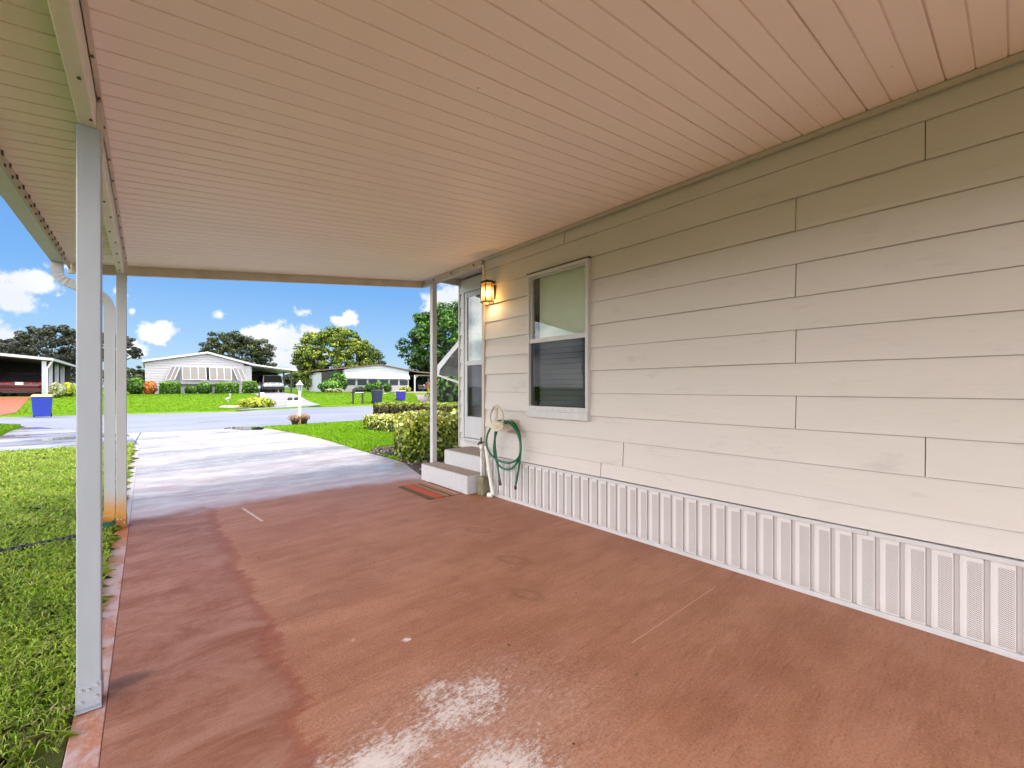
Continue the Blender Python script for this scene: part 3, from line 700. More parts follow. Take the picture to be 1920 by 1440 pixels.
# ------------------------------------------------------------------ the near house
HX, RX = 3.054, 3.55
CEIL = lambda x: 2.41 + 0.114 * (x + 0.15)
house = thing('mobile_home', 'cream mobile home with wide lap siding and white ribbed skirting beside the carport', 'house', (HX, 0, 0))
def siding(X, y0, y1, courses, openings, seams, depth=0.014):
    """horizontal lapped boards on the plane x=X, facing -x; seams: course index -> y"""
    mb = MB()
    def board(ya, yb, za, zb, zA, zB, off):
        # za..zb is the piece; zA..zB the full course used for the slope
        def xx(z): return X - (depth * (1 - (z - zA) / (zB - zA)) + 0.002) - off
        n_ = max(1, int((yb - ya) / .28)); b_ = len(mb.v)
        for i in range(n_ + 1):
            y_ = ya + (yb - ya) * i / n_; j1, j2, j3 = random.uniform(-.0022, .0012), random.uniform(-.0006, .0006), random.uniform(-.0012, .0012)
            mb.v += [(xx(za) + j1, y_, za + j3), (X + .02, y_, za), (X + .02, y_, zb), (xx(zb) + j2, y_, zb)]
        for i in range(n_):
            for q in range(4): mb.f.append((b_ + i*4 + q, b_ + i*4 + (q+1) % 4, b_ + i*4 + 4 + (q+1) % 4, b_ + i*4 + 4 + q))
        mb.f.append((b_, b_+1, b_+2, b_+3)); mb.f.append((b_ + n_*4 + 3, b_ + n_*4 + 2, b_ + n_*4 + 1, b_ + n_*4))
    for ci, (z0, z1) in enumerate(courses):
        cuts = [y0] + sorted(s for s in seams.get(ci, [])) + [y1]
        for k in range(len(cuts) - 1):
            off = 0.006 if k % 2 == 1 else 0.0
            segs = [(cuts[k] + (.0018 if k else 0), cuts[k+1] - (.0018 if k < len(cuts) - 2 else 0), z0, z1)]
            for (oy0, oy1, oz0, oz1) in openings:
                new = []
                for (a, b, c, d) in segs:
                    if b <= oy0 or a >= oy1 or d <= oz0 or c >= oz1: new.append((a, b, c, d)); continue
                    if a < oy0: new.append((a, oy0, c, d))
                    if b > oy1: new.append((oy1, b, c, d))
                    aa, bb = max(a, oy0), min(b, oy1)
                    if c < oz0: new.append((aa, bb, c, oz0))
                    if d > oz1: new.append((aa, bb, oz1, d))
                segs = new
            for (a, b, c, d) in segs: board(a, b, c, d, z0, z1, off)
    return mb
cz = [0.462, 0.586] + [1.197 + 0.2036 * i for i in range(-2, 8)] 
courses = [(cz[i], cz[i+1]) for i in range(len(cz) - 1)] + [(cz[-1], 2.80)]
# indices: 0 bottom strip, 1: .586-.790 ...
seams = {0: [2.359], 1: [2.125], 2: [0.293], 3: [0.87], 5: [0.87], 7: [0.87], 9: [0.87], 10: [0.293], 11: [2.789]}
win = (2.49, 3.26, 0.995, 2.39)
sid = siding(HX, -4.5, 4.045, courses, [win], seams)
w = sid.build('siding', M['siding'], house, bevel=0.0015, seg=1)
mb = MB(); mb.box(HX + .06, HX + .5, -4.5, 2.35, 0.0, 2.85); mb.box(HX + .06, HX + .5, 3.4, 4.03, 0, 2.85); mb.box(HX+.06, HX+.5, 2.35, 3.4, 0, .9); mb.box(HX+.06, HX+.5, 2.35, 3.4, 2.5, 2.85)
mb.box(HX + .5, HX + .55, -4.5, 4.03, 0, 2.85)
mb.build('wall_core', M['dark'], house)
# skirting: ribbed vinyl
mb = MB()
p_ = 0.1005; y = 0.8735 - 54 * p_; prof = []
while y < 4.03:
    g0, g1 = y, y + 0.020
    prof += [(g0, 0.0), (g0 + .001, 0.013), (g1, 0.013), (g1 + .001, 0.0), (g1 + .012, -0.0015), (g0 + p_ - .012, -0.0015)]
    y += p_
prof = [q for q in prof if q[0] < 4.04]
b = len(mb.v); XS = HX - 0.012
for (yy, o) in prof: mb.v += [(XS + o, yy, 0.018), (XS + o, yy, 0.445)]
mb.closed = False
for i in range(len(prof) - 1): mb.f.append((2*i, 2*i+2, 2*i+3, 2*i+1))
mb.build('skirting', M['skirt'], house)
mb = MB(); mb.box(HX - .030, HX + .02, -4.5, .52, .431, .456); mb.box(HX - .0275, HX + .02, .522, 4.04, .430, .455)
mb.build('skirting_top_rail', M['trim'], house, bevel=0.003)
mb = MB(); mb.box(HX - .028, HX + .02, -4.5, 4.04, .001, .030)
mb.build('skirting_bottom_rail', M['trim'], house, bevel=0.003)
mb = MB(); mb.box(HX - .032, HX + .05, 4.046, 4.092, 0.0, 2.70); mb.build('corner_trim', M['creamtrim'], house, bevel=0.004)
mb = MB(); mb.box(HX + .01, HX + .50, 4.05, 4.085, 0, 2.80); mb.build('return_wall', M['siding'], house)
# recessed entry wall
dr = (4.33, 5.21, 0.53, 2.64)
ec = [(0.46 + 0.2036 * i - 0.075, 0.46 + 0.2036 * (i + 1) - 0.075) for i in range(12)]
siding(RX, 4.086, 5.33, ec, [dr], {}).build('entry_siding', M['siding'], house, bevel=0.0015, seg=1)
mb = MB(); mb.box(RX - .022, RX + .05, 5.332, 5.362, 0.36, 2.86); mb.build('end_corner_trim', M['creamtrim'], house, bevel=0.003)
mb = MB(); mb.box(RX + .021, 8.0, 5.30, 5.352, 0.0, 2.86); mb.box(RX + .06, RX + .1, 4.1, 5.3, 0, 2.86); mb.box(8.0, 8.05, -4.5, 5.352, 0, 2.86); mb.box(HX + .1, 8.0, -4.55, -4.505, 0, 2.86)
mb.build('end_wall', M['siding'], house)
mb = MB(); mb.box(RX - .006, RX + .021, 4.09, 5.33, 0.30, 0.384); mb.build('entry_base_trim', M['trim'], house, bevel=0.002)
mb = MB(); mb.hexa([(HX + .02, -4.6, 2.87), (8.4, -4.6, 2.87), (8.4, 4.06, 2.87), (HX + .02, 4.06, 2.87), (HX + .02, -4.6, 2.96), (8.4, -4.6, 2.96), (8.4, 4.06, 2.96), (HX + .02, 4.06, 2.96)])
mb.box(3.12, 8.4, 4.06, 5.44, 2.87, 2.96); mb.build('home_roof', M['trim'], house)
mb = MB(); mb.box(3.115, 8.35, 4.10, 5.47, 2.72, 2.865) ; 
mb2 = MB(); mb2.box(3.16, 8.36, 5.37, 5.40, 2.765, 2.868); mb2.build('eave_fascia', M['trim'], house)
mb2 = MB(); mb2.box(3.10, RX + .02, 4.09, 5.358, 2.855, 2.868); mb2.build('entry_soffit', M['creamtrim'], house)

# window
wf = MB()
x0, x1 = HX - .055, HX + .03
yA, yB, zA, zB = 2.471, 3.275, 0.976, 2.41
fw = 0.030
wf.box(x0, x1, yA, yA + fw, zA, zB); wf.box(x0, x1, yB - fw, yB, zA, zB); wf.box(x0 + .001, x1, yA + fw, yB - fw, zB - fw, zB); wf.box(x0 - .012, x1, yA - .004, yB + .004, zA - .03, zA + .038)
win_o = wf.build('window', M['trim'], house, bevel=0.004)
mb = MB(); mb.box(HX - .045, HX + .0, yA + fw, yB - fw, 1.70, 1.745); mb.box(HX - .03, HX, yA + fw, yA + fw + .018, 1.745, zB - fw); mb.box(HX - .03, HX, yB - fw - .018, yB - fw, 1.745, zB - fw)
mb.box(HX - .03, HX, yA + fw + .018, yB - fw - .018, zB - fw - .018, zB - fw); mb.box(HX - .05, HX - .001, yA + fw, yB - fw, 1.014, 1.06)
mb.build_each('sash', M['trim'], win_o, bevel=0.002)
mb = MB(); mb.box(HX - .052, HX + .0, yA - .01, yB + .012, zB + .002, zB + .014); mb.build('head_flashing', M['screw'], win_o)
def mk_glass(name, tint, refl=0.07, base_t=1.0):
    m, t, out = mat(name); p = pos(t)
    ge = t.n('ShaderNodeNewGeometry', out=None)
    cs = t.m('ABSOLUTE', t.n('ShaderNodeVectorMath', {0: ge.outputs['Incoming'], 1: ge.outputs['Normal']}, out=1, operation='DOT_PRODUCT'))
    f = t.m('MULTIPLY', t.m('ADD', t.m('POWER', t.m('SUBTRACT', 1.0, cs), 5.0), refl, clamp=True), base_t)
    nrm = t.n('ShaderNodeBump', {'Height': t.noise(p, 2.5, 2), 'Strength': 0.04, 'Distance': 0.02})
    g = t.n('ShaderNodeBsdfGlossy', {'Color': (0.95, 0.97, 1.0), 'Roughness': 0.02, 'Normal': nrm})
    tr = t.n('ShaderNodeBsdfTransparent', {'Color': tint})
    mx = t.n('ShaderNodeMixShader', {0: f, 1: tr, 2: g}); t.nt.links.new(mx, out.inputs[0]); return m
M['glass'] = mk_glass('window glass', (0.88, 0.92, 0.89))
M['screen'] = mk_glass('dark insect screen', (0.66, 0.67, 0.69), 0.03, 0.40)
M['shade'] = plain('pale shade', (0.84, 0.83, 0.77), 0.8, var=0.05)
M['blind'] = plain('grey blind', (0.34, 0.37, 0.37), 0.6, var=0.08)
mb = MB(); mb.box(HX - .012, HX - .008, yA + fw + .016, yB - fw - .016, 1.744, zB - fw - .016); mb.build('upper_pane', M['glass'], win_o)
mb = MB(); mb.box(HX - .022, HX - .019, yA + fw + .001, yB - fw - .001, 1.060, 1.70); mb.build('lower_pane', M['screen'], win_o)
mb = MB(); mb.box(HX + .045, HX + .05, yA + .06, yB - .09, 1.72, 2.40); mb.build('shade', M['shade'], win_o)
mb = MB(); z = 1.04
while z < 1.72:
    mb.bar((HX + .05, yA + .05, z), (HX + .05, yB - .09, z), 0.004, 0.052, (0.35, 0, 1)); z += 0.052
mb.build('blind', M['blind'], win_o)
mb = MB()
for i in range(8): mb.tube([(HX - .052, yA + .1 + i * .085, 1.034), (HX - .0495, yA + .1 + i * .085, 1.034)], 0.004, 6)
mb.build_each('weep_hole', M['screw'], win_o)

# storm door
mb = MB(); x0, x1 = RX - .05, RX + .02
yA, yB, zA, zB = dr[0] - .01, dr[1] + .008, 0.52, 2.66
mb.box(x0, x1, yA, yA + .045, zA, zB); mb.box(x0, x1, yB - .045, yB, zA, zB); mb.box(x0 + .001, x1, yA + .045, yB - .045, zB - .045, zB); mb.box(x0 - .02, x1, yA - .02, yB + .02, zA - .035, zA)
door = mb.build('door_frame', M['trim'], house, bevel=0.004)
mb = MB(); dx0, dx1 = RX - .04, RX - .005; a, b = yA + .047, yB - .047
mb.box(dx0, dx1, a, a + .065, zA + .01, zB - .05); mb.box(dx0, dx1, b - .065, b, zA + .01, zB - .05)
for (c, d) in ((zA + .011, .83), (1.56, 1.63), (2.54, zB - .051)): mb.box(dx0 + .001, dx1, a + .065, b - .065, c, d)
leaf_ = mb.build('door', M['white'], house, bevel=0.004)
mb = MB(); mb.box(dx0 + .012, dx0 + .016, a + .066, b - .066, 1.631, 2.539); mb.build('upper_pane', M['glass'], leaf_)
mb = MB(); mb.box(dx0 + .012, dx0 + .016, a + .066, b - .066, .831, 1.559); mb.build('lower_pane', M['screen'], leaf_)
mb = MB(); mb.box(dx0 + .006, dx0 + .010, a + .10, b - .10, .60, .80); mb.build('kick_panel', M['post'], leaf_)
mb = MB(); mb.box(RX + .02, RX + .03, a + .1, b - .1, 1.0, 2.5); mb.build('inner_curtain', plain('curtain', (0.55, 0.57, 0.66), 0.9), leaf_)
mb = MB(); mb.box(dx0 - .03, dx0, a + .02, a + .04, 1.44, 1.56); mb.build('handle', M['bronze'], leaf_, bevel=.004)

# frieze board under ceiling (butts on ceiling angle)
mb = MB(); mb.bar((HX - .034, -4.5, 2.752), (HX - .034, 4.045, 2.752), .022, .028)
mb.build('ceiling_angle', M['creamtrim'], house)

# awning over the end window
aw = thing('window_awning', 'white ribbed metal awning jutting from the far end wall behind the thin post', 'awning', (3.75, 5.36, 1.5))
def awn():
    xa, xb = 3.72, 5.3
    mb = MB(); n = 30; yt, zt = 5.36, 2.12; yo, zo = 6.25, 1.60
    mb.closed = False
    for i in range(n + 1):
        x = xa + (xb - xa) * i / n; o = 0.012 if i % 2 else 0
        mb.v += [(x, yt, zt + o), (x, (yt+yo)/2, (zt+zo)/2 + .005 + o), (x, yo, zo + o), (x, yo + .01, zo - .16 + o * .2 )]
    for i in range(n):
        for k in range(3): a = i * 4 + k; mb.f.append((a, a+4, a+5, a+1))
    mb.build('canopy', plain('awning metal', (.50, .54, .53), .5), aw)
    mb = MB(); mb.prism([(yt, zt + .02), ((yt+yo)/2, (zt+zo)/2 + .022), (yo + .02, zo + .02), (yo + .02, zo - .16), (yo - .03, zo - .15), (yo - .06, zo - .06), ((yt+yo)/2, (zt+zo)/2 - .075), (yt, zt - .08)], xa - .012, xa - .002, 'x'); mb.build('side_panel', M['trim'], aw)
    mb = MB(); mb.bar((xa, yo, zo - .15), (xa, 5.36, 1.27), .03, .03); mb.build('brace', M['trim'], aw)
    mb = MB(); mb.bar((xb, yo, zo - .15), (xb, 5.36, 1.27), .03, .03); mb.build('brace', M['trim'], aw)
    mb = MB(); mb.bar((xa, 5.85, 1.745), (xb, 5.85, 1.745), .02, .02); mb.build('purlin', M['trim'], aw)
awn()

# ------------------------------------------------------------------ the carport
cp = thing('carport', 'white aluminium carport roof of narrow pink tinted panels on square posts', 'carport', (-0.17, 2.3, 0))
Y0R, Y1R = -2.8, 5.515  # rear edge pulled in, out of view, to let in more light
XL, XR = -0.53, HX - .02
mb = MB(); mb.closed = False
prof = []; k0 = int((Y0R - 0.217) / 0.1014) - 1
yy = 0.217 + k0 * 0.1014; k = k0
while yy < Y1R:
    major = (k % 3 == 0); g = 0.0040 if major else 0.0036; dp = 0.013 if major else 0.0085
    prof += [(yy - g - .004, 0), (yy - g, .0012), (yy - g * .5, dp), (yy + g * .5, dp), (yy + g, 0)]
    yy += 0.1014; k += 1
prof = [(Y0R, 0)] + [q for q in prof if Y0R < q[0] < Y1R - .002] + [(Y1R, 0)]
NX = 4
for i in range(NX + 1):
    x = XL + (XR - XL) * i / NX
    for (a, o) in prof: mb.v.append((x, a, CEIL(x) + o))
n = len(prof)
for i in range(NX):
    for j in range(n - 1): a = i*n + j; mb.f.append((a, a+1, a+n+1, a+n))
mb.build('ceiling_panel', M['ceiling'], cp)
mb = MB(); z = lambda x: CEIL(x) + .03
mb.hexa([(XL - .02, Y0R, z(XL)), (XR + .05, Y0R, z(XR)), (XR + .05, 5.52, z(XR)), (XL - .02, 5.52, z(XL)), (XL - .02, Y0R, z(XL) + .05), (XR + .05, Y0R, z(XR) + .05), (XR + .05, 5.52, z(XR) + .05), (XL - .02, 5.52, z(XL) + .05)])
mb.build('roof_sheet', M['white'], cp)
mb = MB(); mb.box(-.200, -.151, Y0R, 5.17, 2.266, 2.404); mb.build('beam', M['beam'], cp, bevel=.004)
mb = MB(); mb.box(-.147, -.135, Y0R, 5.17, 2.385, 2.413); mb.box(-.216, -.204, Y0R, 5.17, 2.380, 2.405); mb.build_each('beam_flange', M['fascia'], cp)
mb = MB()
yy = -1.0
while yy < 5.1:
    for (x_, z_) in ((-.141, 2.383), (-.190 + random.uniform(0, .03), 2.264)):
        if random.random() < .85: mb.lathe((x_, yy + random.uniform(-.05, .05), z_ - .004), [(.006, 0), (.004, .006)], 6)
    yy += 0.30
mb.build_each('screw', M['screw'], cp)
mb = MB()
zf = lambda x: 2.323 + 0.114 * (x + .14)
def fasc(x0, x1, y0, y1, a, b):
    mb.hexa([(x0, y0, zf(x0) + a), (x1, y0, zf(x1) + a), (x1, y1, zf(x1) + a), (x0, y1, zf(x0) + a), (x0, y0, zf(x0) + b), (x1, y0, zf(x1) + b), (x1, y1, zf(x1) + b), (x0, y1, zf(x0) + b)])
fasc(-.54, 3.055, 5.52, 5.56, 0, .16); mb.build('front_fascia', M['fascia'], cp, bevel=.003)
mb = MB(); mb.box(HX - .035, HX + .02, 4.094, 5.518, 2.687, 2.764); mb.build('side_header', M['creamtrim'], cp, bevel=.003)
mb = MB()
for yy in (4.25, 4.75, 5.2, 5.45): mb.lathe((HX - .037, yy, 2.73), [(.010, -.012), (.010, .012)], 6)
mb.build_each('screw', M['screw'], cp)
# gutter
mb = MB(); mb.closed = False
xg = [(-.53, CEIL(-.53) + .002), (-.53, 2.307), (-.611, 2.307), (-.625, 2.36), (-.63, 2.395), (-.618, 2.395)]
for yv in (Y0R, 5.30):
    for (x_, z_) in xg: mb.v.append((x_, yv, z_))
n = len(xg)
for i in range(n - 1): mb.f.append((i, i+1, n+i+1, n+i))
mb.f.append((n, n+1, n+2, n+3, n+4))
mb.build('gutter', M['white'], cp)
mb = MB(); yy = Y0R
mb.box(-.529, -.520, Y0R, 5.5, 2.31, 2.366); mb.build('gutter_hanger_strip', M['fascia'], cp)
mb = MB(); yy = 0.2
while yy < 5.2:
    mb.box(-.519, -.514, yy, yy + .018, 2.345, 2.366); mb.lathe((-.521, yy + .06, 2.318), [(.008, -.007), (.008, .007)], 6); yy += 0.1014 * 1.5
mb.build_each('screw', M['screw'], cp)
# downspout
def ds_tube(pts, w=.075, h=.055):
    mb = MB(); pts = [Vector(p) for p in pts]
    rings = []
    for i, p in enumerate(pts):
        d = (pts[min(i+1, len(pts)-1)] - pts[max(i-1, 0)]).normalized()
        s_ = Vector((0, 1, 0)); u = d.cross(s_).normalized()
        k_ = 1.0 - (0.06 if i % 2 else 0)
        b = len(mb.v)
        for (a, c) in ((-.5, -.5), (-.2, -.5), (-.17, -.42), (.17, -.42), (.2, -.5), (.5, -.5), (.5, .5), (.2, .5), (.17, .42), (-.17, .42), (-.2, .5), (-.5, .5)): mb.v.append(tuple(p + s_ * (a * h * k_) + u * (c * w * k_)))
        if i:
            for q in range(12): mb.f.append((b - 12 + q, b - 12 + (q+1) % 12, b + (q+1) % 12, b + q))
    return mb
pts = [(-.575, 5.25, 2.31)]
for i in range(9): a = i / 8 * R(72); pts.append((-.575 + .10 * (1 - math.cos(a)), 5.25, 2.24 - .10 * math.sin(a)))
e = pts[-1]; 
for i in range(1, 5): pts.append((e[0] + (-.33 - e[0]) * i / 4, 5.25, e[2] - .075 * i / 4))
for i in range(1, 9): a = i / 8 * R(72); e = (-.33, 2.07); pts.append((-.33 + .075 * math.sin(a), 5.25, e[1] - .02 * i / 8 - .085 * (1 - math.cos(a))))
e = pts[-1]
pts += [(-.250, 5.25, e[2] - .03), (-.250, 5.25, .12), (-.255, 5.245, .09), (-.30, 5.20, .03)]
ds_tube(pts).build('downspout', M['postrust'], cp)
# posts with a base bracket each
def post(x, y, ztop, m, z0=0.0, base=True):
    mb = MB(); mb.box(x - .035, x + .035, y - .035, y + .035, z0 + .004, ztop)
    o = mb.build('post', m, cp, bevel=.004)
    if base:
        mb = MB(); mb.box(x - .0362, x + .0362, y - .0385, y - .0355, z0 + .002, z0 + .095); mb.box(x - .038, x + .038, y - .060, y - .039, z0 + .001, z0 + .006)
        mb.box(x - .0385, x + .0385, y + .0355, y + .039, z0 + .002, z0 + .10)
        mb.build_each('base_bracket', m, o, bevel=.001, seg=1)
        mb = MB()
        for (bx_, bz_) in ((-.022, .035), (.022, .042), (.0, .075), (.022, .085), (-.022, .08)): mb.tube([(x + bx_, y - .039, z0 + bz_), (x + bx_, y - .046, z0 + bz_)], .006, 6)
        mb.build_each('bolt', M['bolt'], o)
    return o
p1 = post(-.171, 2.372, 2.266, M['post'])
mb = MB(); mb.box(-.1505, -.133, 2.35, 2.40, 2.20, 2.38); mb.build('top_bracket', M['fascia'], p1)
p2 = post(-.171, 5.20, 2.266, M['postrust'])
mb = MB(); mb.box(-.1505, -.133, 5.17, 5.22, 2.20, 2.38); mb.build('top_bracket', M['fascia'], p2)
post(-.171, -0.9, 2.266, M['post'])
post(3.035, 5.235, 2.687, M['white'], 0.0)

# ------------------------------------------------------------------ steps, mat, lamp, hose...
M['stucco'] = plain('white stucco', (0.50, 0.50, 0.53), 0.7, var=0.06, sc=22, bump=0.9)
def mk_tread():
    m, t, out = mat('grit tread'); p = pos(t)
    n = t.noise(p, 90, 4, 0.8); n2 = t.noise(p, 6, 5, .6)
    c = t.mix(t.step(n, .38, .65), (0.20, 0.14, 0.10), (0.54, 0.44, 0.35)); c = t.mix(t.m('MULTIPLY', n2, .35), c, (.30, .22, .17))
    bsdf(t, out, c, 0.95, n, 0.8, .004); return m
M['tread'] = mk_tread()
st = thing('entry_steps', 'two white stucco steps with brown gritty treads below the side door', 'steps', (2.82, 4.085, 0))
mb = MB(); mb.box(2.82, 3.09, 4.10, 5.19, 0.001, .215); mb.build('lower_step', M['stucco'], st, bevel=.012, seg=3)
mb = MB(); mb.box(3.075, RX - .03, 4.098, 5.02, 0.001, .402); mb.build('upper_step', M['stucco'], st, bevel=.012, seg=3)
mb = MB(); mb.box(2.835, 3.072, 4.112, 5.178, .2155, .221); mb.build('tread', M['tread'], st, bevel=.002, seg=1)
mb = MB(); mb.box(3.092, RX - .032, 4.112, 5.008, .4025, .409); mb.build('tread', M['tread'], st, bevel=.002, seg=1)
def mk_mat():
    m, t, out = mat('striped door mat'); p = pos(t)
    s = t.n('ShaderNodeSeparateXYZ', {0: p}, out=None)
    f = t.m('DIVIDE', t.m('SUBTRACT', s.outputs[0], 2.372), 0.445)
    f = t.m('ADD', f, t.m('MULTIPLY', t.m('SUBTRACT', t.noise(p, 7, 3), .5), 0.05))
    st_ = [(0.0, (.12, .09, .045)), (.16, (.28, .20, .11)), (.22, (.62, .04, .012)), (.27, (.30, .22, .13)), (.32, (.70, .03, .010)), (.40, (.24, .18, .11)), (.50, (.32, .27, .21)), (.60, (.03, .025, .02)), (.65, (.30, .24, .18)), (.78, (.40, .37, .35)), (.90, (.28, .14, .11)), (.96, (.10, .06, .05))]
    c = t.ramp(f, [(a_, (b_[0] * 1.15, b_[1] * .72, b_[2] * .50)) for a_, b_ in st_], 'CONSTANT'); c = t.mix(t.m('MULTIPLY', t.noise(p, 120, 3, .7), .4), c, (.05, .035, .025))
    bsdf(t, out, c, 0.95, t.noise(p, 150, 2), .7, .003); return m
mb = MB(); mb.prism([(2.372, 4.205), (2.818, 4.19), (2.822, 4.965), (2.38, 4.985)], .001, .011, 'z')
tag(mb.build('door_mat', mk_mat(), None, bevel=.003), 'striped brown and red door mat lying in front of the lowest step', 'door mat')
mb = MB(); mb.box(2.925, 3.020, 3.945, 4.045, .001, .215)
tag(mb.build('concrete_block', plain('mossy concrete', (.22, .20, .13), .9, var=.25, sc=12, bump=.8), None, bevel=.012), 'mossy square concrete block standing beside the lowest step', 'block')

lp = thing('wall_lantern', 'lit amber glass wall lantern with dark bronze frame on the siding', 'lamp', (HX - .02, 3.87, 2.32))
cx, cy = HX - .105, 3.885; rh = .085
def hexp(r, k): a = PI/6 + k * PI/3; return (cx + r * math.cos(a) * .8, cy + r * math.sin(a))
mb = MB()
for k in range(6):
    for z_ in (2.215, 2.435): mb.bar((*hexp(rh, k), z_), (*hexp(rh, k+1), z_), .012, .012)
    mb.bar((*hexp(rh, k), 2.215), (*hexp(rh, k), 2.435), .008, .008, (1, 0, 0)); mb.bar((*hexp(rh * 1.005, k), 2.395), (*hexp(rh * 1.005, k+1), 2.395), .004, .005)
mb.prism([hexp(rh * 1.06, k) for k in range(6)], 2.44, 2.452, 'z')
mb.lathe((cx, cy, 2.452), [(.03, 0), (.022, .018), (.005, .026)], 10)
mb.build('frame', M['bronze'], lp)
mb = MB(); mb.box(HX - .022, HX - .008, cy - .045, cy + .045, 2.25, 2.47); mb.bar((HX - .02, cy, 2.46), (cx, cy, 2.46), .02, .018); mb.build('back_plate', M['bronze'], lp, bevel=.003)
m, t, out = mat('amber glass'); p = pos(t); zc = t.n('ShaderNodeSeparateXYZ', {0: p}, out=2)
f = t.m('SUBTRACT', 1.0, t.step(t.m('ABSOLUTE', t.m('SUBTRACT', zc, 2.315)), 0.0, 0.11)); nz = t.noise(p, 30, 4)
colr = t.mix(f, (0.85, 0.35, 0.08), (1.0, 0.72, 0.25)); stg = t.m('ADD', t.m('MULTIPLY', t.m('ADD', f, t.m('MULTIPLY', nz, .35)), 3.4), .6)
em = t.n('ShaderNodeEmission', {'Color': colr, 'Strength': stg}); tr = t.n('ShaderNodeBsdfTransparent', {'Color': (1, .8, .5)}); gl = t.n('ShaderNodeMixShader', {0: .45, 1: em, 2: tr}); t.nt.links.new(gl, out.inputs[0])
mb = MB(); 
for k in range(6):
    a, b = hexp(rh * .97, k), hexp(rh * .97, k + 1); mb.closed = False; mb.quad((*a, 2.22), (*b, 2.22), (*b, 2.43), (*a, 2.43))
mb.build('glass', m, lp)
m, t, out = mat('lamp bulb'); em = t.n('ShaderNodeEmission', {'Color': (1, .75, .4, 1), 'Strength': 14.0}); t.nt.links.new(em, out.inputs[0])
mb = MB(); mb.lathe((cx, cy, 2.27), [(.01, 0), (.024, .03), (.026, .05), (.015, .075), (.003, .085)], 12); mb.build('bulb', m, lp, smooth=True)
ld = bpy.data.lights.new('lantern_light', 'POINT'); ld.energy = 7.0; ld.color = (1, .62, .26); ld.shadow_soft_size = .04
lo = bpy.data.objects.new('lantern_light', ld); COL.objects.link(lo); lo.parent = lp; lo.location = (cx - (HX - .02), cy - 3.87, 2.25 - 2.32)

# hose hanger and hose
hg = thing('hose_hanger', 'cream plastic hose hanger with rounded guard fixed low on the siding', 'hose hanger', (HX - .02, 3.53, .85))
hx = 2.80; hy = 3.53
mb = MB()
loop = [(hx, hy + .115 * math.cos(a) * (1 - .30 * max(0, math.sin(a))), .92 + .115 * math.sin(a) + .02) for a in [2 * PI * k / 24 for k in range(24)]]
mb.tube(loop, .012, 8, closed=True); mb.tube([(hx, hy, .83), (hx, hy - .006, 1.05)], .010, 8); mb.tube([(hx, hy + .025, .83), (hx, hy + .012, 1.045)], .006, 8)
mb.build('guard', M['hangplastic'], hg, smooth=True)
mb = MB(); mb.prism([(hy + .12 * math.cos(a), .845 + .05 * math.sin(a)) for a in [2 * PI * k / 20 for k in range(20)]], hx - .008, hx + .008, 'x'); mb.build('front_plate', M['hangplastic'], hg, bevel=.003)
mb = MB()
arc = [(hy + .11 * math.cos(a), .80 + .07 * math.sin(a)) for a in [PI * k / 12 for k in range(13)]]; arc2 = [(hy + .10 * math.cos(a), .80 + .06 * math.sin(a)) for a in [PI * k / 12 for k in range(12, -1, -1)]]
mb.prism(arc + arc2, hx + .009, HX - .022, 'x'); mb.box(hx - .004, hx + .008, hy - .10, hy + .10, .786, .799)
mb.build('saddle', M['hangplastic'], hg)
mb = MB(); mb.box(HX - .021, HX - .008, hy - .10, hy + .10, .745, .90); mb.build('wall_plate', plain('tan plastic', (.42, .35, .24), .5), hg, bevel=.01)
hs = thing('garden_hose', 'green garden hose coiled over the cream hanger with both ends hanging', 'hose', (2.93, 3.53, .6))
def mk_hose():
    m, t, out = mat('green hose'); p = objc(t); c = t.mix(t.noise(p, 8, 3), (0.006, 0.095, 0.045), (0.012, 0.15, 0.075)); bsdf(t, out, c, .28, t.noise(p, 200, 2), .15, .001); return m
M['hose'] = mk_hose()
mb = MB(); pts = []
def ringp(a, cy_, hw, top, bot, x):
    u = math.cos(a); v = math.sin(a)
    zz = (top + bot) / 2 + (top - bot) / 2 * v; wob = hw * (0.80 + .20 * (1 - v) * .9)
    return (x, cy_ + wob * u, zz)
# tail 1 -> loops -> tail 2
pts += [(2.945, 3.655, .225), (2.94, 3.665, .30), (2.93, 3.69, .46), (2.915, 3.70, .62), (2.90, 3.66, .80)]
T_ = 2.0
for i in range(0, 66):
    a = PI * 0.62 - 2 * PI * T_ * i / 65 ; q = i / 65
    pts.append(ringp(a, 3.54 + .02 * math.sin(q * 9), .25 + .03 * math.sin(q * 5 + 1), .895 - .015 * q, .40 + .05 * math.sin(q * 7), 2.885 + .085 * q))
pts += [(2.975, 3.50, .885), (2.975, 3.42, .85), (2.972, 3.355, .75), (2.968, 3.335, .6), (2.962, 3.355, .42), (2.955, 3.385, .28), (2.95, 3.395, .21)]
hp = [];
for i in range(len(pts) - 1):
    p0, p1_, p2_, p3 = [Vector(pts[min(max(i + q, 0), len(pts)-1)]) for q in (-1, 0, 1, 2)]
    for j in range(3):
        t_ = j / 3; hp.append(0.5 * ((2*p1_) + (-p0+p2_)*t_ + (2*p0-5*p1_+4*p2_-p3)*t_*t_ + (-p0+3*p1_-3*p2_+p3)*t_**3))
mb.tube(hp, .0115, 8); mb.build('hose_tube', M['hose'], hs, smooth=True)
for (a, b) in (((2.945, 3.655, .225), (2.947, 3.645, .175)), ((2.95, 3.395, .215), (2.95, 3.398, .175))):
    mb = MB(); mb.tube([a, b], [.014, .015], 8); mb.build('hose_coupling', M['black'], hs)
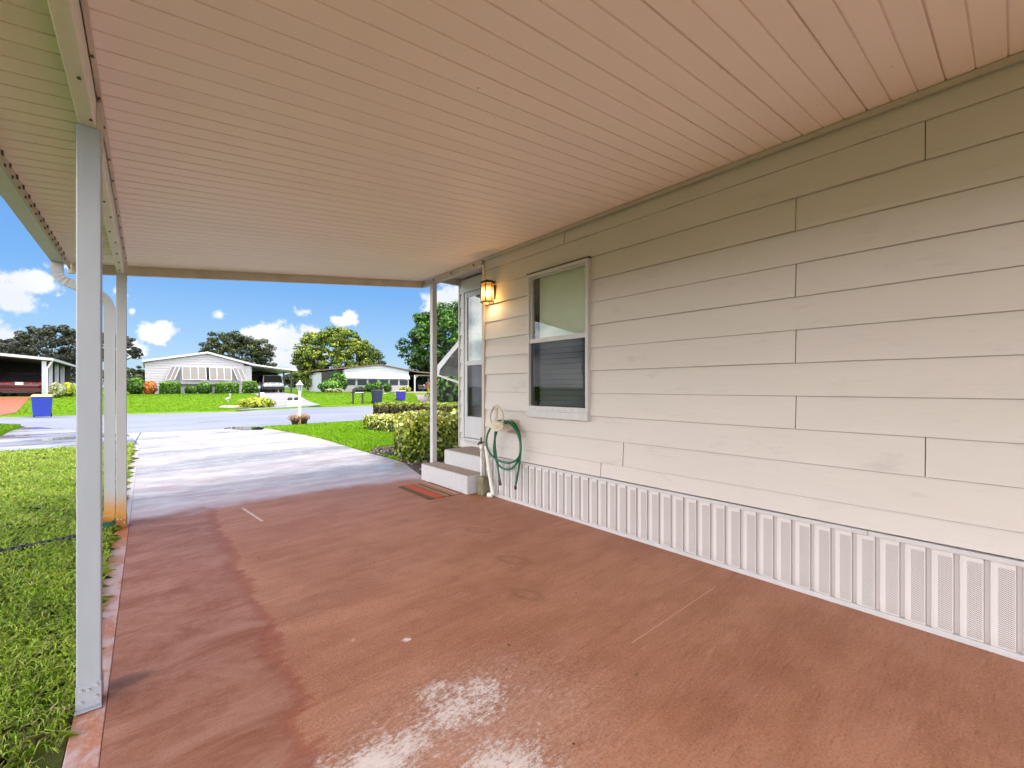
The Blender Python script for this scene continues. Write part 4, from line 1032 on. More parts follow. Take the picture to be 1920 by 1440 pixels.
# standpipe
sp_ = thing('standpipe', 'white plastic water pipe with black tap at the wall corner', 'water pipe', (3.0, 4.03, 0))
mb = MB(); mb.tube([(3.0, 4.068, .0), (3.0, 4.068, .52)], .013, 10); mb.tube([(3.0, 4.068, .50), (3.0, 4.068, .58)], .021, 10); mb.build('riser', M['plastic'], sp_, smooth=True)
mb = MB(); mb.bar((2.995, 4.105, .60), (2.995, 4.02, .605), .016, .014); mb.tube([(2.995, 4.066, .575), (2.995, 4.066, .66)], .009, 8); mb.tube([(2.985, 4.066, .60), (2.955, 4.08, .575)], .008, 8); mb.build('tap', M['black'], sp_)
dp_ = thing('drain_pipe', 'leaning white drain pipe with elbow foot left of the ribbed skirting', 'water pipe', (3.0, 3.9, 0))
mb = MB(); mb.tube([(2.995, 3.975, .56), (2.99, 3.955, .53), (2.985, 3.90, .28), (2.98, 3.83, .07), (2.975, 3.82, .03)], .021, 10); mb.build('pipe', M['plastic'], dp_, smooth=True)
mb = MB(); mb.tube([(2.986, 3.906, .29), (2.988, 3.916, .33)], .027, 10); mb.tube([(2.975, 3.82, .028), (2.94, 3.87, .028)], .027, 10); mb.build_each('elbow', M['plastic'], dp_, smooth=True)

# things at the foot of the second post
mb = MB(); pp = [(-.235, 5.13, .03), (-.34, 5.02, .035), (-.5, 4.95, .02), (-.8, 4.88, .025), (-1.2, 4.78, .02), (-1.8, 4.66, .02), (-2.6, 4.55, .02)]
q = smooth_line([(a, b) for a, b, c in pp], 14); pts = [(a, b, .022) for a, b in q]
mb.tube(pts, [.030 if i % 2 else .024 for i in range(len(pts))], 8)
tag(mb.build('drain_hose', M['black'], None), 'black corrugated drain hose lying across the near lawn from the downspout', 'drain hose')
mb = MB(); mb.tube([(-.40, 5.06, .05), (-.24, 5.11, .045)], [.042, .036], 12); mb.tube([(-.24, 5.11, .045), (-.215, 5.118, .045)], [.028, .02], 10)
tag(mb.build('green_sprinkler', plain('dark green plastic', (.01, .12, .05), .4), None, bevel=.003), 'small dark green plastic cylinder at the foot of the rusty post', 'sprinkler')

# ------------------------------------------------------------------ grass
def lawn_blades():
    n = 165000
    u = rng.uniform(0, 1, n); Yb = 0.6 + 11.8 * u ** 1.45; wlim = 0.45 + 0.26 * Yb
    X = EDGE_X - 0.012 - wlim * rng.uniform(0, 1, n)
    k = inpoly(X, Yb, lawn_left) | (X > EDGE_X - .01); X, Yb = X[k], Yb[k]
    nz = np.sin(X * 7.1 + 1.3) * np.sin(Yb * 5.3 + 2) + np.sin(X * 17 + Yb * 9) * .6
    bare = (Yb < 2.35) & (X > -.62 - .25 * np.sin(Yb * 6)) & (nz + rng.normal(0, .5, len(X)) > -.55)
    bare |= (np.abs(Yb - (4.9 + .22 * (X + .5))) < .05) & (rng.uniform(0, 1, len(X)) < .7)
    k = ~bare; X, Yb, nz = X[k], Yb[k], nz[k]
    sc = 0.6 + 0.13 * Yb
    tone = .50 + .14 * nz + rng.normal(0, .26, len(X)) + np.clip((Yb - 4) * .03, 0, .2)
    dead = rng.uniform(0, 1, len(X)) < np.where(Yb < 2.4, .22, .05); tone = np.where(dead, 1.0, np.clip(tone, 0, .92))
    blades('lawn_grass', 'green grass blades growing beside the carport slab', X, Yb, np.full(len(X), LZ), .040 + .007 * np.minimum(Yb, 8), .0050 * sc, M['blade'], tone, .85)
lawn_blades()
n = 90000; X = rng.uniform(-8, -.5, n); Yb = rng.uniform(-2.5, 12.5, n)
k = inpoly(X, Yb, lawn_left) & (X < EDGE_X - .40 - .24 * np.maximum(Yb, .3)); X, Yb = X[k], Yb[k]
blades('outer_lawn_grass', 'green grass of the side lawn farther out from the slab', X, Yb, np.full(len(X), LZ), np.full(len(X), .065), np.full(len(X), .016), M['blade'], .28 + rng.normal(0, .2, len(X)), .85)
def island_blades():
    n = 130000
    X = rng.uniform(2.4, 9, n); Yb = rng.uniform(5.3, 15.7, n)
    k = inpoly(X, Yb, island) & ~inpoly(X, Yb, bed); X, Yb = X[k], Yb[k]
    near = 1.0 / (1 + np.maximum(0, Yb - 7) * .10); k = rng.uniform(0, 1, len(X)) < near; X, Yb = X[k], Yb[k]
    nz = np.sin(X * 3.1 + 1.3) * np.sin(Yb * 2.3 + 2)
    blades('verge_grass', 'bright green grass on the verge beside the driveway', X, Yb, np.full(len(X), LZ), np.full(len(X), .065), .012 + .001 * Yb, M['bladeverge'], .5 + .1 * nz + rng.normal(0, .18, len(X)), .7)
    n = 30000; X = rng.uniform(-9, -2.9, n); Yb = rng.uniform(16.4, 21.8, n); k = inpoly(X, Yb, lawn_patch); X, Yb = X[k], Yb[k]
    blades('patch_grass', 'bright green grass on the small lawn beyond the wet path', X, Yb, np.full(len(X), .028), np.full(len(X), .06), np.full(len(X), .03), M['bladefar'], .5 + rng.normal(0, .18, len(X)), .7)
    n = 60000; X = rng.uniform(-12, 26, n); Yb = rng.uniform(26.5, 47, n)
    fx = np.interp(X, [p[0] for p in street_far], [p[1] for p in street_far]); k = Yb > fx + .03
    for pl in (([(3.5, 26.5), (6.0, 30.0), GH(477, 740), (7.6, 52), (10.6, 52), GH(552, 740), GH(576, 752), (8.6, 29.2)]), [(-10.5, 27.8), (-9.6, 33), (-9.2, 50), (-4.3, 50), GH(60, 745), GH(30, 775), (-4.75, 27.9)], [GH(790, 756), GH(784, 750), GH(780, 741), (24.4, 60), (29.5, 60), GH(838, 741), GH(850, 756)], [GH(410, 766), GH(420, 762), GH(470, 761.5), GH(470, 767)]):
        k &= ~inpoly(X, Yb, pl)
    X, Yb = X[k], Yb[k]; Z_ = np.array([H(a, b) for a, b in zip(X, Yb)]) + .03
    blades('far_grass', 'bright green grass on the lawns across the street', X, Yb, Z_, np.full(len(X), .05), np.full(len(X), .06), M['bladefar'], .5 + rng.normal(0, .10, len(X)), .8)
island_blades()
# wood chips and leaf litter in the bed by the steps
n = 2600; X = rng.uniform(2.6, 5.0, n); Yb = rng.uniform(5.2, 8.4, n); k = inpoly(X, Yb, bed); X, Yb = X[k], Yb[k]
Nn = np.tile(np.array([0, 0, 1.0]), (len(X), 1))
o = leaves('leaf_litter', np.stack([X, Yb, np.full(len(X), .02)], 1), Nn, .028, leafmat('litter', [(0, (.05, .035, .03)), (.6, (.20, .15, .12)), (1, (.45, .38, .33))], .0, .8), None, jitter=.5)
tag(o, 'brown leaf litter and chips on the bed by the steps', 'leaf litter', kind='stuff')

n = 70; X = rng.uniform(0.0, 3.0, n); Yb = rng.uniform(.9, 8.0, n)
o = leaves('fallen_debris', np.stack([X, Yb, np.full(n, .006)], 1), np.tile(np.array([0, 0, 1.0]), (n, 1)), .008, leafmat('debris', [(0, (.04, .02, .015)), (.6, (.10, .06, .04)), (1, (.50, .36, .24))], .0, .8), None, jitter=.35)
tag(o, 'tiny dry leaf bits scattered over the carport floor', 'debris', kind='stuff')
# ------------------------------------------------------------------ near planting
hedge_obj('tall variegated yellow and green hedge behind the thin post by the steps', [(3.72, 6.35), (3.95, 7.35)], 0.98, 0.80, M['varieg'], 6500, .040, shape=6, seed=5, z0=0, name='variegated_hedge', tonebias=.08, round_=.5)
hedge_obj('low variegated hedge at the edge of the verge, farther from the steps', [(5.25, 12.55), (5.55, 10.9), (6.0, 9.0)], .85, .44, M['varieg'], 7000, .040, seed=6, z0=0, name='variegated_hedge', tonebias=.08, round_=.5)
hedge_obj('squared dark hedge with green top on the verge near the street', [W(712, 17.2), W(780, 16.6), W(870, 15.8)], 1.0, .64, M['ixora'], 9000, .055, seed=7, z0=0, name='clipped_hedge')
hedge_obj('leafy yellow green hedge running behind the near house corner', [(4.9, 6.6), (5.6, 8.2), (7.4, 9.4)], 1.1, .72, M['varieg'], 5000, .045, seed=9, z0=0, name='variegated_hedge', tonebias=.05, round_=.5)
# lantern post with flower pots
x, y = G(562, 797)
lpst = thing('lamp_post', 'white lamp post with lantern head standing on the verge lawn', 'lamp post', (x, y, 0))
zt = 1.25 - (713 - 726) * dist(x, y) / FOC
mb = MB(); mb.tube([(x, y, 0), (x, y, zt - .42)], .038, 12); mb.lathe((x, y, zt - .42), [(.04, 0), (.055, .02), (.04, .05)], 12); mb.build('pole', mk_white('lamp post paint', (.80, .80, .82), rust=True), lpst, smooth=False)
mb = MB()
mb.prism([(x + .05 * math.cos(k*PI/3), y + .05 * math.sin(k*PI/3)) for k in range(6)], zt - .375, zt - .36, 'z')
for k in range(6):
    a = k * PI / 3; mb.bar((x + .05 * math.cos(a), y + .05 * math.sin(a), zt - .36), (x + .095 * math.cos(a), y + .095 * math.sin(a), zt - .16), .014, .014)
mb.build('lantern_frame', M['white'], lpst)
mb = MB(); mb.lathe((x, y, zt - .16), [(.12, 0), (.115, .02), (.03, .12), (.012, .16)], 12); mb.build('lantern_roof', M['white'], lpst)
mb = MB(); mb.lathe((x, y, zt - .36), [(.042, 0), (.085, .20)], 6); mb.build('lantern_glass', M['glass'], lpst)
mb = MB(); mb.lathe((x, y, zt - .34), [(.02, 0), (.03, .08), (.015, .14)], 8); mb.build('bulb', M['bolt'], lpst)
for i, (dx_, dy_) in enumerate(((-.16, -.05), (.15, .08))):
    pt = thing('flower_pot', ('dark pot of pale blossoms left of the lamp post foot', 'dark pot of pale blossoms right of the lamp post foot')[i], 'flower pot', (x + dx_, y + dy_, 0), group='flower pots at the lamp post')
    mb = MB(); mb.lathe((x + dx_, y + dy_, 0), [(.08, 0), (.12, .17), (.125, .19), (.10, .185)], 14); mb.build('pot', M['black'], pt, smooth=False)
    U = unit(500); P = np.array((x + dx_, y + dy_, .25)) + U * np.array((.19, .19, .12)) * rng.uniform(.4, 1.1, (500, 1)); leaves('blossoms', P, U, .028, M['flowerred'], pt, .45 + .4 * U[:, 2] + rng.normal(0, .25, 500))

# ------------------------------------------------------------------ buildings across the street
M['hsiding'] = plain('white siding', (.40, .39, .44), .5, var=.05)
M['hsiding2'] = plain('blue white siding', (.43, .46, .54), .5, var=.05)
M['hroof'] = plain('pale roof', (.50, .50, .53), .5)
M['hroof2'] = plain('brown roof edge', (.16, .10, .065), .7)
M['darkwall'] = plain('dark carport wall', (.025, .024, .024), .9)
M['shutter'] = plain('louvred shutter', (.30, .27, .27), .6, var=.06)
M['brickw'] = plain('white brick', (.46, .43, .43), .8, var=.15, sc=10, bump=.4)
M['dglass'] = plain('dark glass', (.012, .024, .036), .35, var=.1, spec=.35)
M['undersoffit'] = plain('soffit', (.42, .45, .46), .7)
def lap_wall(X0, X1, Yw, z0, ztop, m, name, parent, step_=.2):
    """siding seen from the street, facing -y; ztop(x) is the roof line"""
    mb = MB(); z = z0; n = 14
    while z < max(ztop(X0 + (X1 - X0) * i / n) for i in range(n + 1)):
        z1 = z + step_
        # clip the course to the gable
        xs_ = [X0 + (X1 - X0) * i / 60 for i in range(61)]
        ok = [q for q in xs_ if ztop(q) > z + .02]
        if ok:
            a, b = min(ok), max(ok)
            ok2 = [q for q in xs_ if ztop(q) > z1]
            a2, b2 = (min(ok2), max(ok2)) if ok2 else ((a+b)/2, (a+b)/2)
            mb.hexa([(a, Yw - .045, z), (b, Yw - .045, z), (b, Yw + .05, z), (a, Yw + .05, z), (a2, Yw - .004, z1 - .002), (b2, Yw - .004, z1 - .002), (b2, Yw + .05, z1 - .002), (a2, Yw + .05, z1 - .002)])
        z = z1
    return mb.build(name, m, parent)

def gable_roof(parent, X0, XM, X1, ze, zr, ze1, Y0, Y1, m, th=.16):
    mb = MB()
    mb.hexa([(X0, Y0, ze), (XM, Y0, zr), (XM, Y1, zr), (X0, Y1, ze), (X0, Y0, ze + th), (XM, Y0, zr + th), (XM, Y1, zr + th), (X0, Y1, ze + th)])
    mb.hexa([(XM, Y0, zr), (X1, Y0, ze1), (X1, Y1, ze1), (XM, Y1, zr), (XM, Y0, zr + th), (X1, Y0, ze1 + th), (X1, Y1, ze1 + th), (XM, Y1, zr + th)])
    return mb.build('roof', m, parent)

# --- house opposite, with bahama shutters
Y1h = 43.4; zb = .68; XA, XB = XatY(272, Y1h), XatY(458, Y1h)
h1 = thing('shuttered_house', 'white house across the street with propped shutters and an open side carport', 'house', (XA, Y1h, zb))
XR1 = XatY(388.6, Y1h); XE0, XE1 = XatY(267, Y1h), XatY(476, Y1h)
zr, ze, ze1 = 4.03, 3.17, 3.12
def top1(x): return ze + (zr - ze) * (x - XE0) / (XR1 - XE0) if x < XR1 else zr - (zr - ze1) * (x - XR1) / (XE1 - XR1)
lap_wall(XA, XB, Y1h, zb + .45, top1, M['hsiding'], 'gable_wall', h1)
mb = MB(); mb.box(XA + .02, XB + .5, Y1h + .06, Y1h + 14, zb - .1, 3.1); mb.build('body', M['hsiding'], h1)
mb = MB(); mb.box(XB - .02, XB + .62, Y1h + .35, Y1h + .42, zb, 3.05); mb.build('porch_wall', M['trim'], h1)
mb = MB(); mb.box(XA, XB, Y1h - .03, Y1h + .055, zb - .1, zb + .45); mb.build('skirt', M['hsiding2'], h1)
gable_roof(h1, XE0, XR1, XE1, ze, zr, ze1, Y1h - .35, Y1h + 14.3, M['hroof'])
XC1 = XatY(558, Y1h - .4)
mb = MB(); mb.hexa([(XE1, Y1h - .35, ze1 + .02), (XC1, Y1h - .35, 2.72), (XC1, Y1h + 9, 2.72), (XE1, Y1h + 9, ze1 + .02), (XE1, Y1h - .35, ze1 + .155), (XC1, Y1h - .35, 2.83), (XC1, Y1h + 9, 2.83), (XE1, Y1h + 9, ze1 + .155)])
mb.build('carport_roof', M['hroof'], h1)
mb = MB(); mb.bar((XC1 + .04, Y1h - .4, 2.74), (XC1 + .04, Y1h + 9, 2.74), .08, .14); mb.build('side_gutter', M['black'], h1)
mb = MB(); mb.box(XB + .62, XatY(521, Y1h + 7), Y1h + 7, Y1h + 9, zb, 2.85); mb.build('utility_room', M['darkwall'], h1)
mb = MB(); mb.box(XB + .505, XB + .55, Y1h + .42, Y1h + 7, zb, 3.05); mb.build('carport_side_wall', M['darkwall'], h1)
for (px_, yo, mm) in ((546, .3, 'black'), (532, 4.0, 'black'), (523, 7.0, 'white')):
    yy = Y1h + yo; xx = XatY(px_, yy); mb = MB(); mb.box(xx - .06, xx + .06, yy - .06, yy + .06, zb, 2.75); mb.build('carport_post', M[mm], h1)
# bay with shutters
bx0, bx1 = XatY(340, Y1h - .5), XatY(434, Y1h - .5); by = Y1h - .55; sx0, sx1 = XatY(322, Y1h), XatY(452, Y1h)
zs0, zs1 = 1.95, 2.90
mb = MB(); mb.prism([(sx0, Y1h - .03), (bx0, by), (bx1, by), (sx1, Y1h - .03)], zs0 - .45, zs1 + .03, 'z'); mb.build('bay', M['hsiding'], h1)
mb = MB(); mb.prism([(sx0 + .1, Y1h - .035), (bx0 + .02, by - .006), (bx1 - .02, by - .006), (sx1 - .1, Y1h - .035)], zs0 - .08, zs1 - .03, 'z'); mb.build('window', M['dglass'], h1)
def shutter(p0, p1, nrm, n_, z0_, z1_, tilt):
    p0, p1, nrm = Vector((*p0, 0)), Vector((*p1, 0)), Vector((*nrm, 0)).normalized()
    d = (p1 - p0); mbf, mbp = MB(), MB()
    def P(u, v): return tuple(p0 + d * u + nrm * (.03 + tilt * (1 - v)) + Vector((0, 0, z0_ + (z1_ - z0_) * v)))
    for i in range(n_ + 1):
        u = i / n_; mbf.bar(P(u, 0), P(u, 1), .05, .05, tuple(nrm))
    mbf.bar(P(0, 0), P(1, 0), .05, .05); mbf.bar(P(0, 1), P(1, 1), .05, .05)
    for i in range(n_):
        for k in range(9):
            a, b = P((i + .06) / n_, (k + .2) / 9), P((i + .94) / n_, (k + .2) / 9); mbp.bar(a, b, .02, .105)
    f = mbf.build('shutter', M['trim'], h1); mbp.build('louvres', M['shutter'], f)
mid = XatY(389, by)
shutter((bx0 + .05, by), (mid - .12, by), (0, -1), 3, zs0 - .1, zs1 - .02, .45)
shutter((mid + .12, by), (bx1 - .05, by), (0, -1), 3, zs0 - .1, zs1 - .02, .45)
nl = Vector((-(Y1h - by), -(bx0 - sx0), 0)); nr = Vector(((Y1h - by), -(sx1 - bx1), 0))
shutter((sx0 + .02, Y1h - .06), (bx0 - .05, by), (nl.x, nl.y), 2, zs0 - .1, zs1 - .02, .55)
shutter((bx1 + .05, by), (sx1 - .02, Y1h - .06), (nr.x, nr.y), 2, zs0 - .1, zs1 - .02, .55)

# --- second house, gable with a long band of windows
Y2h = 46.0; XA, XB = XatY(645, Y2h), XatY(766, Y2h); XE0, XE1 = XatY(637, Y2h), XatY(780, Y2h); XR1 = XatY(711, Y2h)
h2 = thing('banded_house', 'low white house across the street with brown roof edge and window band', 'house', (XA, Y2h, zb))
ze, zr, ze1 = 3.17, 3.75, 3.02
lap_wall(XA, XB, Y2h, zb + 1.45, top1 if False else (lambda x: ze + (zr - ze) * (x - XE0) / (XR1 - XE0) if x < XR1 else zr - (zr - ze1) * (x - XR1) / (XE1 - XR1)), M['hsiding2'], 'gable_wall', h2)
mb = MB(); mb.box(XA + .02, XB - .02, Y2h + .06, Y2h + 13, zb - .1, 3.05); mb.build('body', M['hsiding2'], h2)
gable_roof(h2, XE0, XR1, XE1, ze, zr, ze1, Y2h - .3, Y2h + 13.3, M['hroof2'], .10)
mb = MB(); mb.box(XA - .25, XB + .05, Y2h - .08, Y2h + .05, zb - .1, zb + .72); mb.build('brick_skirt', M['brickw'], h2)
mb = MB(); mb.box(XA, XB, Y2h - .02, Y2h + .05, zb + .72, zb + 1.45); wall_ = mb.build('window_wall', M['hsiding2'], h2)
edges = [647, 668, 689, 709.5, 712, 730, 748, 765]
for a, b in ((647, 667), (669, 688), (690, 708), (711, 728), (730, 746.5), (748.5, 765)):
    xa, xb = XatY(a, Y2h), XatY(b, Y2h); mb = MB(); z0_, z1_ = zb + .76, zb + 1.42
    for q in ((xa, xa + .035, z0_, z1_), (xb - .035, xb, z0_, z1_), (xa + .035, xb - .035, z0_, z0_ + .02), (xa + .035, xb - .035, z1_ - .02, z1_)): mb.box(q[0], q[1], Y2h - .05, Y2h - .021, q[2], q[3])
    f = mb.build('window', M['hroof'], h2)
    mb = MB(); mb.box(xa + .036, xb - .036, Y2h - .035, Y2h - .025, z0_ + .021, z1_ - .021); mb.build('pane', M['dglass'], f)
mb = MB(); 
for i in range(24): xa = XA + .05 + (XB - XA - .1) * i / 24; mb.hexa([(xa, Y2h - .55, zb + 1.50), (xa + (XB-XA-.1)/24 - .01, Y2h - .55, zb + 1.50), (xa + (XB-XA-.1)/24 - .01, Y2h - .04, zb + 2.15), (xa, Y2h - .04, zb + 2.15), (xa, Y2h - .56, zb + 1.53), (xa + (XB-XA-.1)/24 - .01, Y2h - .56, zb + 1.53), (xa + (XB-XA-.1)/24 - .01, Y2h - .04, zb + 2.18), (xa, Y2h - .04, zb + 2.18)])
mb.build('awning', M['hsiding2'], h2)
mb = MB(); mb.box(XA - .5, XA - .03, Y2h + .4, Y2h + 6, zb, 3.0); mb.build('side_wing', M['darkwall'], h2)
# its carport
XC = XatY(845, Y2h)
mb = MB(); mb.hexa([(XE1 - .1, Y2h - .2, ze1), (XC, Y2h - .2, 2.72), (XC, Y2h + 9, 2.72), (XE1 - .1, Y2h + 9, ze1), (XE1 - .1, Y2h - .2, ze1 + .14), (XC, Y2h - .2, 2.86), (XC, Y2h + 9, 2.86), (XE1 - .1, Y2h + 9, ze1 + .14)])
mb.build('carport_roof', M['hroof2'], h2)
mb = MB(); mb.box(XE1, XC, Y2h + .0, Y2h + 8.8, 2.66, 2.70); mb.build('carport_ceiling', M['undersoffit'], h2)
mb = MB(); mb.box(XB + .1, XatY(800, Y2h + 8), Y2h + 8, Y2h + 8.2, zb, 2.9); mb.box(XB + .06, XB + .12, Y2h + .2, Y2h + 8, zb, 2.9); mb.build('carport_wall', M['darkwall'], h2)
for px_ in (778, 843):
    xx = XatY(px_, Y2h); mb = MB(); mb.box(xx - .07, xx + .07, Y2h, Y2h + .14, zb, 2.70); mb.bar((xx, Y2h + .07, 2.25), (xx + (.5 if px_ < 800 else -.5), Y2h + .07, 2.68), .06, .06); mb.build('carport_post', M['white'], h2)
for (px_, yo) in ((803, 4), (818, 6)):
    xx = XatY(px_, Y2h + yo); mb = MB(); mb.box(xx - .05, xx + .05, Y2h + yo, Y2h + yo + .1, zb, 2.70); mb.build('carport_post', M['post'], h2)

# --- carport house at the far left
Y3 = 36.5; zb3 = H(0, Y3); XB3 = XatY(100, Y3)
h3 = thing('carport_house', 'dark open carport with pale roof edge at the far left across the street', 'house', (XB3, Y3, zb3))
zL = lambda x: 2.80 + (XB3 - x) * .10
mb = MB(); xa = -13.0
mb.hexa([(xa, Y3, zL(xa)), (XB3, Y3, zL(XB3)), (XB3, Y3 + 12, zL(XB3)), (xa, Y3 + 12, zL(xa)), (xa, Y3, zL(xa) + .15), (XB3, Y3, zL(XB3) + .15), (XB3, Y3 + 12, zL(XB3) + .15), (xa, Y3 + 12, zL(xa) + .15)])
mb.build('roof', M['hroof'], h3)
mb = MB(); mb.hexa([(xa, Y3 + .06, zL(xa) - .045), (XB3 - .03, Y3 + .06, zL(XB3) - .045), (XB3 - .03, Y3 + 11.9, zL(XB3) - .045), (xa, Y3 + 11.9, zL(xa) - .045), (xa, Y3 + .06, zL(xa) - .006), (XB3 - .03, Y3 + .06, zL(XB3) - .006), (XB3 - .03, Y3 + 11.9, zL(XB3) - .006), (xa, Y3 + 11.9, zL(xa) - .006)]); mb.build('ceiling', M['darkwall'], h3)
mb = MB(); yb_ = Y3 + 9.6; mb.hexa([(-12.9, yb_, zb3), (XB3 - .2, yb_, zb3), (XB3 - .2, yb_ + .2, zb3), (-12.9, yb_ + .2, zb3), (-12.9, yb_, zL(-12.9) - .01), (XB3 - .2, yb_, zL(XB3 - .2) - .01), (XB3 - .2, yb_ + .2, zL(XB3 - .2) - .01), (-12.9, yb_ + .2, zL(-12.9) - .01)]); mb.box(-8.6, -8.4, Y3 + .3, yb_ - .01, zb3, zL(-8.4) - .03); mb.build('wall', M['darkwall'], h3)
for (px_, yo, ww) in ((83, .25, .09), (95, 2.4, .08), (106.5, 5.4, .09), (117, 8.4, .10)):
    yy = Y3 + yo; xx = XatY(px_, yy); mb = MB(); mb.box(xx - ww, xx + ww, yy - .07, yy + .07, zb3, 2.82 + (XB3 - xx) * .1); mb.build('carport_post', M['post'], h3)
mb = MB(); xx = XatY(83, Y3 + .25); mb.bar((xx + .12, Y3 + .2, 2.35), (XB3 - .05, Y3 + .1, 2.78), .07, .07); mb.bar((xx + .12, Y3 + .2, zb3), (xx + .12, Y3 + .2, 2.36), .06, .06, (1, 0, 0)); mb.build('downspout', M['white'], h3)

# --- a strip of neighbour's grey roof seen between the posts is trees; keep trees

# ------------------------------------------------------------------ cars
def paintmat(name, col, rough=.22, metal=.35):
    m, t, out = mat(name); p = objc(t)
    bsdf(t, out, t.mix(t.noise(p, 3, 3), col, tuple(c * .85 for c in col)), rough, **{'Metallic': metal, 'Coat Weight': .35, 'Coat Roughness': .05}); return m
M['cglass'] = plain('car glass', (.015, .018, .02), .06, spec=1.0, var=.05, bump=0)
M['tyre'] = plain('tyre', (.018, .018, .018), .85); M['rim'] = plain('alloy', (.5, .5, .52), .3, metal=.8)
M['tail'] = plain('tail light', (.45, .015, .012), .25); M['plate'] = plain('licence plate', (.75, .77, .78), .4, var=.04)
M['trimblack'] = plain('black plastic', (.02, .02, .022), .6)
def car(name, label, loc, rz, Lc, Wd, Ht, paint, suv):
    """rear faces local -y; y runs 0 (rear) to Lc (nose)"""
    c = thing(name, label, 'car', loc, rz, local=True)
    hw = Wd / 2; bz = .28 if suv else .22; belt = Ht * (.58 if suv else .62)
    if suv: st = [(0, .90, .55, belt - .10), (.10, .97, .36, belt), (.5, 1, bz, belt + .02), (Lc*.35, 1, bz, belt + .01), (Lc*.6, 1, bz, belt - .02), (Lc*.72, .99, bz, belt - .06), (Lc*.93, .95, bz, belt - .20), (Lc, .84, .42, belt - .32)]
    else: st = [(0, .88, .50, belt - .08), (.08, .96, .32, belt + .02), (.6, 1, bz, belt + .04), (Lc*.35, 1, bz, belt), (Lc*.6, 1, bz, belt - .03), (Lc*.72, .99, bz, belt - .06), (Lc*.93, .94, bz, belt - .20), (Lc, .80, .40, belt - .34)]
    def ring(y, k, z0, z1):
        w = hw * k; zm = z0 + (z1 - z0) * .55
        return [(-w*.90, y, z0), (-w*.985, y, z0 + .10), (-w, y, zm), (-w*.95, y, z1 - .05), (-w*.86, y, z1), (0, y, z1 + .02), (w*.86, y, z1), (w*.95, y, z1 - .05), (w, y, zm), (w*.985, y, z0 + .10), (w*.90, y, z0)]
    mb = MB(); n = 11
    for (y, k, a, b) in st: mb.v += ring(y, k, a, b)
    for i in range(len(st) - 1):
        for j in range(n): mb.f.append((i*n + j, i*n + (j+1) % n, (i+1)*n + (j+1) % n, (i+1)*n + j))
    mb.f.append(tuple(range(n))); mb.f.append(tuple((len(st)-1)*n + j for j in range(n))[::-1])
    body = mb.build('body', paint, c, smooth=True, bevel=.02)
    if suv: gh = [(.16, .86, belt + .01, belt + .02), (.42, .80, belt + .01, Ht - .05), (.9, .78, belt, Ht), (Lc*.45, .78, belt, Ht), (Lc*.56, .80, belt - .01, Ht - .08), (Lc*.72, .86, belt - .05, belt - .03)]
    else: gh = [(.55, .80, belt + .01, belt + .04), (1.25, .74, belt, Ht - .03), (Lc*.40, .74, belt, Ht), (Lc*.50, .75, belt, Ht - .02), (Lc*.70, .84, belt - .05, belt - .03)]
    mb = MB(); m4 = 6
    def gring(y, k, z0, z1):
        w0 = hw * .90; w = hw * k; s = max(0.0, (z1 - z0)); w1 = w0 + (w - w0) * min(1, s / .45)
        return [(-w0, y, z0), (-w1, y, z1 - .04 * min(1, s*3)), (-w1*.88, y, z1), (w1*.88, y, z1), (w1, y, z1 - .04 * min(1, s*3)), (w0, y, z0)]
    for g in gh: mb.v += gring(*g)
    for i in range(len(gh) - 1):
        for j in range(m4 - 1): mb.f.append((i*m4 + j, i*m4 + j+1, (i+1)*m4 + j+1, (i+1)*m4 + j))
    mb.closed = True
    mb.build('windows', M['cglass'], c, smooth=False)
    mb = MB()
    r0, r1 = gh[1], gh[-2]
    for i in range(1, len(gh) - 2):
        a, b = gh[i], gh[i+1]; wa, wb = hw * a[1] * .90, hw * b[1] * .90
        mb.hexa([(-wa, a[0], a[3] - .03), (wa, a[0], a[3] - .03), (wb, b[0], b[3] - .03), (-wb, b[0], b[3] - .03), (-wa*.96, a[0], a[3] + .015), (wa*.96, a[0], a[3] + .015), (wb*.96, b[0], b[3] + .015), (-wb*.96, b[0], b[3] + .015)])
    for s in (-1, 1):
        mb.bar((s*hw*.885, gh[0][0] + .02, gh[0][2]), (s*hw*gh[1][1]*.98, gh[1][0], gh[1][3] - .04), .07, .06)
    mb.build('roof', paint, c, bevel=.012)
    mb = MB(); mb.box(-hw*.93, hw*.93, -.06, .16, bz + .02, bz + .30); mb.build('bumper', M['trimblack'] if suv else paint, c, bevel=.04, seg=3)
    if not suv:
        mb = MB(); mb.box(-hw*.7, hw*.7, -.075, .05, bz - .02, bz + .09); mb.build('diffuser', M['trimblack'], c, bevel=.02)
    zt_ = belt - (.14 if suv else .10)
    for s in (-1, 1):
        mb = MB(); mb.hexa([(s*hw*.42, -.012, zt_ - .06), (s*hw*.93, .04, zt_ - .08), (s*hw*.955, .22, zt_ - .04), (s*hw*.42, .1, zt_ - .06), (s*hw*.42, -.012, zt_ + .03), (s*hw*.93, .04, zt_ + .05), (s*hw*.955, .22, zt_ + .06), (s*hw*.42, .1, zt_ + .03)]); mb.build('tail_light', M['tail'], c, bevel=.01)
    mb = MB(); mb.box(-.155, .155, -.022, .01, zt_ - .12, zt_ + .02) if suv else mb.box(-.16, .16, -.022, .01, zt_ - .10, zt_ + .06); mb.build('licence_plate', M['plate'], c, bevel=.004)
    if suv:
        mb = MB(); mb.bar((-hw*.8, -.012, zt_ + .04), (hw*.8, -.012, zt_ + .04), .02, .03); mb.build('chrome_strip', M['rim'], c)
